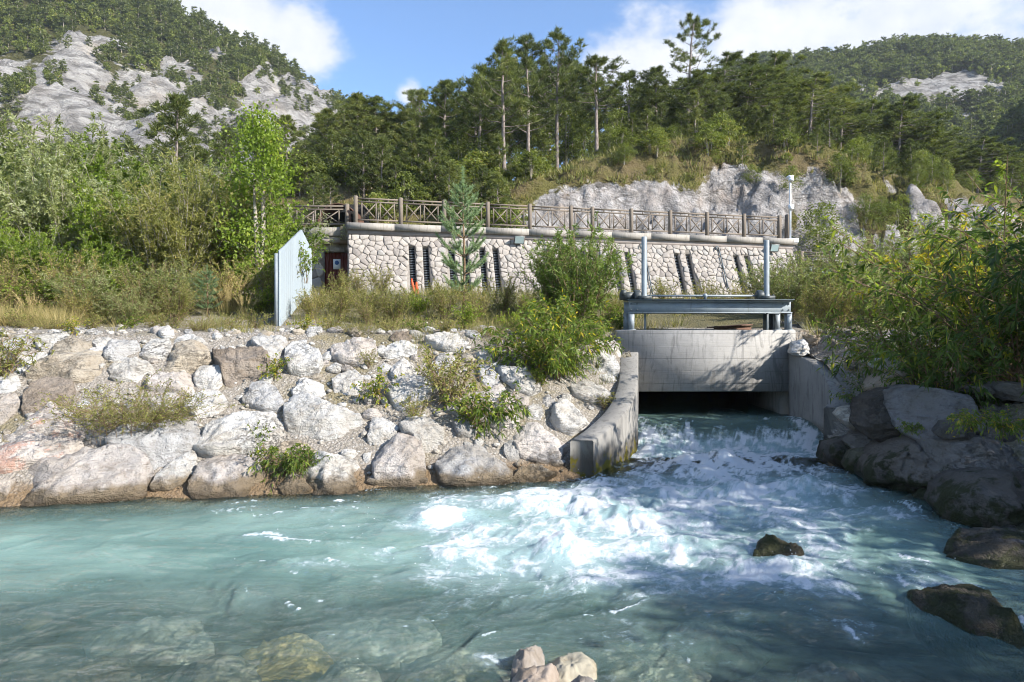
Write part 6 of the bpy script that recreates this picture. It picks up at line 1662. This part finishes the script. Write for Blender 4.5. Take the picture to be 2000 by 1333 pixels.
# ------------------------------------------------------------------ near shrubs and trees
def gp(px, D): x = (px - 1000) / F * D; return (x, D, gz(x, D) - .03)
WI = [shrub(101, 5.2, 2.0, 44, 30, 26, .13, .032, 'willow_leaf', .6, .12, .9, .25, (.05, 0), 'pale_bark', .12, (.52, .17)),
      shrub(102, 4.6, 1.9, 44, 28, 26, .125, .032, 'willow_leaf', .55, .15, .9, .3, (.08, 0), 'pale_bark', .10, (.6, .16)),
      shrub(103, 4.2, 1.6, 46, 26, 20, .11, .026, 'olive_leaf', .5, .12, 1.0, .15, (.03, 0), 'pale_bark', .18, (.45, .18)),
      shrub(104, 4.2, 1.8, 40, 28, 24, .10, .048, 'bright_leaf', .5, .15, .8, .3, (0, 0), 'pale_bark', .1, (.42, .18))]
thick = [  # px, distance, template, height scale, label
 (70, 19.5, 0, 1.0, 'tall silvery willow at the left edge of the thicket'),
 (-60, 18, 1, 1.0, 'silvery willow cut by the left edge of the picture'),
 (165, 20.5, 0, 1.12, 'highest silvery willow in the left thicket with wind-combed crown'),
 (30, 16.6, 1, .72, 'lower pale willow in front at the left edge'),
 (245, 20, 3, 1.08, 'dark green leafy tree between the silvery willows'),
 (135, 16.8, 1, .80, 'pale willow bush in front of the highest willow'),
 (330, 19.5, 0, .86, 'silvery willow right of the dark green leafy tree'),
 (215, 16.8, 3, .70, 'yellow-green leafy bush low in the middle of the left thicket'),
 (300, 16.5, 2, .70, 'olive twiggy willow low in the left thicket'),
 (400, 18.5, 2, .98, 'tall olive willow with upright bare twigs near the poplar'),
 (360, 16.6, 2, .78, 'olive twiggy willow in front of the tall olive one'),
 (440, 18.0, 2, .85, 'olive willow leaning against the left side of the poplar'),
 (80, 15.2, 3, .42, 'low yellow-green bush at the front left of the thicket'),
 (200, 15.3, 3, .38, 'low yellow-green bush at the foot of the thicket'),
 (-30, 15.0, 3, .5, 'leafy bush at the left edge in front of the willows'),
 (480, 19.5, 3, .80, 'dark leafy bush behind the foot of the poplar'),
 (545, 21, 3, .72, 'leafy bush behind the sheet metal fence'),
]
for i, (px, D, k, s, lab) in enumerate(thick):
    place(WI[k], 'willow' if k < 3 else 'leafy_bush', gp(px, D), lab, 'willow' if k < 3 else 'bush', s, i * 2.1, 'thicket on the left bank')
PO = broadleaf(111, 4.6, .95, 150, 46, .085, .07, 'bright_leaf', 'pale_bark', .06, 4)
place(PO, 'poplar_tree', gp(508, 16.8), 'bright green young poplar standing left of the sheet metal fence', 'tree', .98, .4, None, .95)
VINE = shrub(112, 1.1, .5, 9, 8, 12, .06, .03, 'bright_leaf', .25, .25, .7, .4, (0, 0), 'twig_bark', .2, (.6, .2))
place(VINE, 'climbing_plant', (-4.9, 16.3, 3.25), 'yellow-green climber hanging over the sheet metal fence', 'climber', 1.0, 1.0)
SPRIG = shrub(113, 1.5, .8, 8, 9, 12, .09, .016, 'willow_leaf', .4, .1, .8, .4, (.2, 0), 'pale_bark', .3, (.75, .15))
place(SPRIG, 'willow_sprig', (-7.95, 26.8, 4.9), 'pale willow sprig in front of the landing railing', 'willow', 1.25, .3)

# young pine on the bank top
def young_pine(seed):
    rng = np.random.default_rng(seed); w = MB(); c = MB(); h = 3.3
    w.tube([(0, 0, -.1), (.03, 0, 1.2), (.0, .02, 2.4), (-.01, 0, h)], [.035, .028, .018, .006], 7)
    def brush(P, n, ln):
        P = np.asarray(P); seg = rng.uniform(0, 1, n); k = len(P); f = seg * (k - 1); i = np.minimum(f.astype(int), k - 2); u = (f - i)[:, None]
        pp = P[i] + (P[i + 1] - P[i]) * u; ax = unit(P[i + 1] - P[i]); dd = unit(rng.normal(0, 1, (n, 3)) + ax * .9)
        add_needles(c, pp, dd, ln * rng.uniform(.7, 1.2, n), .010, rng, np.clip(rng.normal(.5, .2, n), 0, 1))
    brush([(0, 0, h - .62), (-.01, 0, h)], 420, .085)
    for wz_, nbr, L in ((.55, 5, .62), (.95, 6, .66), (1.35, 6, .64), (1.75, 6, .58), (2.1, 6, .50), (2.42, 5, .42), (2.7, 5, .30)):
        a0 = rng.uniform(0, 6.28)
        for i in range(nbr):
            a = a0 + i * 6.283 / nbr + rng.normal(0, .2); l = L * rng.uniform(.75, 1.15); d = np.array([math.cos(a), math.sin(a), 0])
            f = np.linspace(0, 1, 5)[:, None]; P = np.array([0, 0, wz_]) + d * l * f + np.array([0, 0, 1]) * (l * .30 * f + l * .45 * f * f)
            w.tube(P, np.linspace(.012, .005, 5), 4, caps=False); brush(P[1:], int(430 * l / .6), .075)
            for s in (-1, 1):
                q = P[2]; sd = unit(d * .8 + s * np.cross(d, (0, 0, 1)) * .8 + np.array([0, 0, .5])); P2 = np.array([q, q + sd * l * .22, q + sd * l * .42 + [0, 0, .05]]); w.tube(P2, [.007, .006, .004], 3, caps=False); brush(P2, int(200 * l / .6), .07)
    return [('trunk', w.mesh('trunk', M['twig_bark'], True)), ('crown', c.mesh('crown', M['young_needle'], False, True))]
place(young_pine(121), 'young_pine', gp(905, 15.6), 'slender young pine in front of the stone wall', 'pine', 1.05, .5, None, .88)
for px, D, s, lab in ((405, 14.4, .34, 'small green pine seedling below the poplar'), (370, 14.8, .26, 'tiny pine seedling left of the larger seedling')):
    place(young_pine(122), 'pine_seedling', gp(px, D), lab, 'seedling', s, 1.0, None, 1.3)

BR = [shrub(131, 2.1, .95, 60, 16, 15, .09, .018, 'green_willow', .30, .10, 1.1, .15, (0, 0), 'twig_bark', .12, (.45, .18)),
      shrub(132, 1.5, .75, 30, 11, 11, .075, .016, 'olive_leaf', .30, .10, .9, .2, (0, 0), 'twig_bark', .15, (.55, .22)),
      shrub(133, 1.6, 1.1, 44, 13, 14, .08, .017, 'willow_leaf', .32, .12, .9, .3, (0, 0), 'twig_bark', .12, (.5, .16)),
      shrub(134, 1.0, .7, 26, 9, 10, .055, .034, 'bright_leaf', .22, .2, .7, .4, (0, 0), 'twig_bark', .1, (.55, .2), yellow=.05)]
mids = [
 (1130, 15.2, 0, 1.15, 'dense upright green willow bush in front of the stone wall'), (1090, 16.0, 0, .95, 'green willow bush behind the left side of the dense upright one'),
 (980, 16.0, 1, 1.05, 'olive twiggy bush right of the young pine'), (930, 15.0, 1, .95, 'olive bush at the right foot of the young pine'), (870, 15.2, 1, 1.0, 'olive bush at the left foot of the young pine'),
 (1030, 15.2, 1, .9, 'olive bush left of the dense upright willow bush'), (1190, 15.2, 1, .85, 'olive bush right of the dense upright willow bush'), (1050, 14.2, 3, .8, 'yellow-green bush low in front of the olive bushes'),
 (905, 13.6, 3, .62, 'bright yellow-green bush on the bank top below the young pine'), (1000, 13.6, 3, .5, 'low yellow-green plant between the bright bush and the large leafy bush'), (820, 15.6, 3, .65, 'dark green bramble below the orange hose'),
 (700, 17.5, 1, .85, 'thin olive bush in front of the red-brown door corner'), (745, 18.5, 1, .9, 'thin olive bush in front of the left part of the stone wall'), (660, 18.0, 1, .75, 'straggly bush in front of the red-brown door'), (620, 16.4, 1, .5, 'straggly dry bush right of the sheet metal fence'),
 (1540, 16.5, 2, .95, 'grey-green willow bush right of the gate frame'), (1500, 18.2, 2, .85, 'grey-green willow bush behind the right gate pipe'), (1600, 17.5, 2, 1.0, 'grey-green willow bush below the sheet screen'), (1670, 17.0, 2, 1.25, 'tall grey-green willow bush left of the overhanging leafy bush'),
 (1640, 14.8, 1, .85, 'olive bush behind the right headwall corner'), (1720, 15.0, 2, 1.1, 'willow bush behind the leafy bush on the right'), (1590, 15.2, 1, .6, 'low olive bush right of the rusty plate'), (1780, 16.5, 2, 1.5, 'high willow bush behind the leafy bush at right'), (1880, 16, 0, 1.2, 'willow bush behind the tall leafy bush at far right'), (1980, 15.5, 2, 1.4, 'willow bush at the right edge behind the leafy bush'),
 (1380, 18.0, 1, .6, 'low olive bush behind the middle of the gate frame'), (1300, 18.5, 1, .6, 'low olive bush behind the left half of the gate frame'), (1440, 17.5, 1, .55, 'low olive bush behind the right half of the gate frame'), (1210, 14.6, 3, .62, 'dark leafy plant against the left end of the headwall')]
for i, (px, D, k, s, lab) in enumerate(mids):
    if k == 1 and px < 1250: s *= .68
    place(BR[k], 'bush', gp(px, D), lab, 'bush', s, i * 1.7, 'bushes on the terrace foot')
scrub = [(15, 14.2, 1, .9, 'olive scrub bush at the far left of the grass'), (70, 14.0, 3, .95, 'yellow-green scrub bush at the far left front'), (125, 14.3, 1, .95, 'olive scrub bush left of the middle of the thicket front'), (175, 13.9, 2, .75, 'grey-green scrub bush in the thicket front'), (225, 14.2, 3, 1.0, 'yellow-green scrub bush in the middle of the thicket front'), (275, 14.0, 1, .85, 'olive scrub bush right of the middle of the thicket front'), (320, 14.4, 2, .8, 'grey-green scrub bush left of the pine seedlings'), (345, 13.7, 1, .6, 'low olive scrub in front of the pine seedlings'), (440, 15.2, 1, .85, 'olive scrub bush below the poplar'), (500, 15.0, 3, .7, 'yellow-green scrub between the poplar and the fence'), (525, 15.8, 1, .9, 'olive scrub bush against the fence'), (-20, 13.4, 1, .7, 'olive scrub bush at the left picture edge'), (150, 13.3, 1, .5, 'low olive scrub near the left top stones'), (255, 13.4, 2, .5, 'low grey-green scrub above the tan top boulder'),
 (610, 14.6, 1, .5, 'low olive scrub right of the fence kerb'), (665, 14.8, 1, .6, 'olive scrub in front of the door'), (720, 14.4, 1, .55, 'olive scrub left of the bramble'), (770, 14.6, 1, .6, 'olive scrub next to the bramble')]
for i, (px, D, k, s, lab) in enumerate(scrub): place(BR[k], 'scrub_bush', gp(px, D), lab, 'bush', s, i * 2.3, 'scrub on the bank top', 1.15)
# large leafy bush on the bank left of the wing wall
BU = shrub(141, 1.7, 1.35, 40, 12, 11, .13, .034, 'shrub_leaf', .42, .4, .7, .75, (0, -.12), 'twig_bark', .1, (.45, .17), .012, yellow=.05)
q = hit(1085, 735)
place(BU, 'leafy_bush', tuple(q - [0, 0, .05]), 'large leafy bush with long leaves hanging over the boulders beside the headwall', 'bush', .88, 0, None, .95)
BU2 = shrub(142, 1.2, .8, 30, 10, 12, .10, .026, 'shrub_leaf', .28, .35, .75, .5, (0, -.05), 'twig_bark', .1, (.4, .17), yellow=.08)
q = hit(1100, 690); place(BU2, 'leafy_bush', tuple(q + [.05, .3, -.05]), 'leafy bush behind the large one hanging over the boulders', 'bush', 1.05, 1.1)
# weeds between the boulders
WD = [shrub(151, .8, .5, 14, 9, 9, .055, .018, 'olive_leaf', .2, .2, .7, .4, (0, 0), 'twig_bark', .1, (.45, .2), .012),
      shrub(152, .6, .4, 9, 7, 10, .05, .028, 'shrub_leaf', .18, .35, .7, .6, (0, 0), 'twig_bark', .1, (.6, .2), .012, yellow=.15),
      shrub(153, .75, .95, 60, 11, 11, .035, .010, 'olive_leaf', .2, .1, .7, .5, (0, 0), 'twig_bark', .05, (.35, .16), .008, spread0=.5),
      shrub(154, .5, .45, 8, 8, 14, .085, .022, 'shrub_leaf', .32, .5, .5, .9, (0, -.2), 'twig_bark', .1, (.45, .15), .014, yellow=.1)]
weeds = [(250, 850, 2, 1.05, 'wide dry olive bush sprawling over the boulders at left', 1.0), (880, 800, 0, 1.35, 'feathery olive weed in the middle of the bank', 1.0), (930, 845, 1, 1.3, 'dense green weed with yellow leaves at the foot of the feathery one', 1.0), (740, 790, 1, 1.0, 'yellow-green weed growing left of the feathery olive weed', .9),
         (535, 745, 1, .75, 'small yellow-green weed on the brown boulder', 1.0), (500, 880, 1, .65, 'small thin weed on the big white boulder', .8), (560, 930, 3, 1.0, 'drooping fern-like weed over the lower boulders', 1.0), (600, 925, 3, .7, 'green weed right of the drooping fern-like one', 1.0), (10, 745, 0, 1.1, 'grey-green weed at the left edge of the bank', 1.0),
         (960, 830, 3, 1.2, 'arching weed with long leaflets below the leafy bush', 1.0), (145, 655, 1, .5, 'low yellow-green weed among the top stones at left', 1.0), (1180, 800, 0, .35, 'tiny weed beside the wing wall crest', 1.4), (720, 720, 0, .4, 'dry weed on the upper stones left of centre', 1.0), (810, 830, 0, .6, 'dry twiggy weed above the two white boulders', 1.0), (1050, 760, 1, .7, 'yellowing weed under the large leafy bush', 1.0), (860, 770, 0, .8, 'olive weed above the feathery one', .9), (300, 845, 2, .7, 'olive tuft at the right end of the sprawling dry bush', 1.0)]
for i, (px, py, k, s, lab, sxy) in enumerate(weeds):
    q = hit(px, py); place(WD[k], 'weed', (q[0], q[1], q[2] + .04), lab, 'weed', s, i * .9, 'weeds between the boulders', sxy)
edge = [(40, 12.4), (95, 12.1), (180, 12.3), (255, 12.5), (330, 12.2), (390, 12.4), (455, 12.6), (600, 12.5), (650, 12.9), (700, 12.3), (760, 12.8), (820, 12.6), (870, 12.4), (960, 12.6), (1010, 12.9), (1160, 13.1), (500, 12.9), (20, 13.0), (300, 13.1)]
ew = ['beside the leftmost top stones', 'above the left top stones', 'near the left end of the bank top', 'above the tan boulder', 'above the grey top boulder', 'above the white top boulders', 'left of the fence foot', 'just right of the fence foot', 'right of the fence kerb', 'above the pinkish boulder', 'near the small brown stone', 'left of the bright yellow-green bush', 'below the bright yellow-green bush', 'right of the bright yellow-green bush', 'left of the large leafy bush', 'by the headwall end', 'on the gravel left of the fence', 'in the grass at the far left', 'in the grass behind the top stones']
for i, (px, D) in enumerate(edge):
    place(WD[(0, 2, 0, 1)[i % 4]], 'weed', gp(px, D), 'low straggly weed ' + ew[i], 'weed', (.55, .38, .45, .6)[i % 4], i * 1.3, 'weeds along the bank top', 1.3)
# bush overhanging the right bank
RB = [shrub(161, 3.3, 2.1, 30, 14, 12, .125, .034, 'shrub_leaf', .50, .40, .7, .55, (-.12, -.05), 'twig_bark', .22, (.55, .2), .011, yellow=.06),
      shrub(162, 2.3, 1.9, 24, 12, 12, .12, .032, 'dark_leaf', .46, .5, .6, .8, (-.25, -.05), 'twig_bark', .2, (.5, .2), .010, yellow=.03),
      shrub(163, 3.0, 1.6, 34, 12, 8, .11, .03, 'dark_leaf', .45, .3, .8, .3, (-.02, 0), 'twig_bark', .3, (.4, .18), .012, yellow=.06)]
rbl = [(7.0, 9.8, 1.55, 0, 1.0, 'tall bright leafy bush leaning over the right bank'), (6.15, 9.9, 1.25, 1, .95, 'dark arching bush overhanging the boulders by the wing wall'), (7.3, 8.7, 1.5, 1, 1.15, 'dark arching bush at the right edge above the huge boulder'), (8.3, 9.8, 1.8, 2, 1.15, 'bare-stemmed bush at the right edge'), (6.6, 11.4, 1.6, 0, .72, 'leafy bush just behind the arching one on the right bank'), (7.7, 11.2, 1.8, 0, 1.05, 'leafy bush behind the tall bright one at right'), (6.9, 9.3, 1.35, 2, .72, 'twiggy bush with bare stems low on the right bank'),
       (8.9, 7.0, 1.6, 0, 1.1, 'unseen leafy bush added beyond the right edge to shade the huge boulder'), (8.3, 5.6, 1.4, 0, .9, 'unseen leafy bush added beyond the right edge to shade the rocks near the flat dark boulder'),  # these two stand out of view, added to cast shade on the right boulders
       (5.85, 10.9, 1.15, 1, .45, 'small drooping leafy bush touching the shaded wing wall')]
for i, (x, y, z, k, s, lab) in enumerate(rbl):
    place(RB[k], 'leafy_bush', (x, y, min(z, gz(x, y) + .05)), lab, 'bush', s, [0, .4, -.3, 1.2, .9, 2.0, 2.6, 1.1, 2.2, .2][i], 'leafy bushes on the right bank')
for i, (px, py, D, s, lab) in enumerate(((1900, 835, 7.7, .55, 'leafy sprig drooping over the top of the huge boulder'), (1960, 845, 7.5, .6, 'sprig of pointed leaves at the right edge on the huge boulder'), (1780, 845, 8.3, .35, 'small sprig below the smooth grey slab'))):
    q = at(px, py, D); place(WD[3], 'sprig', tuple(q), lab, 'sprig', s, i * 2.0)
# trees on the near right bank, outside the picture, whose shade falls on the right of the river
SH = broadleaf(171, 6.5, 2.6, 120, 46, .22, .13, 'forest_leaf', 'pale_bark', .28, 4)
for i, (x, y, s) in enumerate(((11.9, 3.6, .9), (10.6, .3, .75))):
    place(SH, 'alder_tree', (x, y, gz(x, y) - .1), ['tall leafy alder on the near right bank shading the river', 'smaller alder close to the viewer on the near right bank'][i], 'tree', s, i * 1.9, 'alders on the near right bank')

# ------------------------------------------------------------------ grasses of the bank top
rng = np.random.default_rng(81); b = MB(); pts = []
def zone(n, px0, px1, D0, D1):
    out = []
    while len(out) < n:
        px = rng.uniform(px0, px1); D = rng.uniform(D0, D1); x = (px - 1000) / F * D
        if 1.9 < x < 6 and D < 14.6: continue
        if fbm2(x * .9, D * .9, 3, 91) < .42: continue
        out.append((x, D, gz(x, D) - .02))
    return out
tufts(b, zone(70, -150, 1200, 11.9, 13.0), rng, 34, .22, .007, .14, .5, .22)
tufts(b, zone(120, -150, 560, 12.8, 15.5), rng, 46, .34, .008, .17, .42, .2)
tufts(b, zone(40, 0, 140, 12.3, 13.4), rng, 60, .42, .008, .2, .78, .12)
tufts(b, zone(120, 570, 1200, 12.9, 16.5), rng, 42, .32, .008, .17, .48, .2)
tufts(b, zone(160, 580, 1250, 16, 25), rng, 36, .45, .014, .25, .42, .2)
tufts(b, zone(80, 1210, 1700, 14.7, 20), rng, 36, .35, .010, .2, .5, .2)
tufts(b, zone(60, 1560, 2050, 10.5, 15), rng, 36, .4, .009, .2, .45, .2)
tag(b.obj('dry_grass', M['grass_blade'], None, False, True), 'straw-coloured grass along the top of the bank', 'grass', kind='stuff')
def plume(seed, n, h):
    r = np.random.default_rng(seed); b = MB()
    for i in range(n):
        a = r.uniform(0, 6.28); l = r.uniform(.1, .6); k = 6; f = np.linspace(0, 1, k); hh = h * r.uniform(.7, 1.1)
        P = np.stack([.12 * math.cos(a) + math.cos(a) * l * f ** 2 * h * .6 - .12 * f * f, .12 * math.sin(a) + math.sin(a) * l * f ** 2 * h * .6, hh * (f - .12 * l * f ** 3)], 1)
        b.tube(P, np.linspace(.004, .002, k), 3, False, t=.75)
        m = 26; u = r.uniform(.7, 1.02, m); q = np.stack([interp(u, f, P[:, x]) for x in range(3)], 1); D = unit(np.array([-.3, 0, .4]) + r.normal(0, .4, (m, 3)))
        add_needles(b, q, D, .07, .012, r, np.clip(r.normal(.85, .1, m), 0, 1))
        m = 4; add_needles(b, np.repeat(P[:1], m, 0), unit(r.normal(0, .35, (m, 3)) + [0, 0, 1]), hh * .6, .012, r, np.clip(r.normal(.55, .15, m), 0, 1))
    return b.mesh('plume', M['grass_blade'], False, True)
pm = plume(5, 34, 1.0)
for px, D, s, lab in ((462, 15.2, .85, 'clump of feathery straw-coloured plume grass left of the fence'), (440, 14.6, .7, 'smaller straw plume grass clump in front of the feathery one'), (60, 13.2, .6, 'golden grass clump at the left end of the bank top'), (480, 14.3, .6, 'rusty brown grass clump beside the fence shadow')):
    o = link('plume_grass', pm, None, gp(px, D), px * .1, s); tag(o, lab, 'grass clump', 'plume grasses')
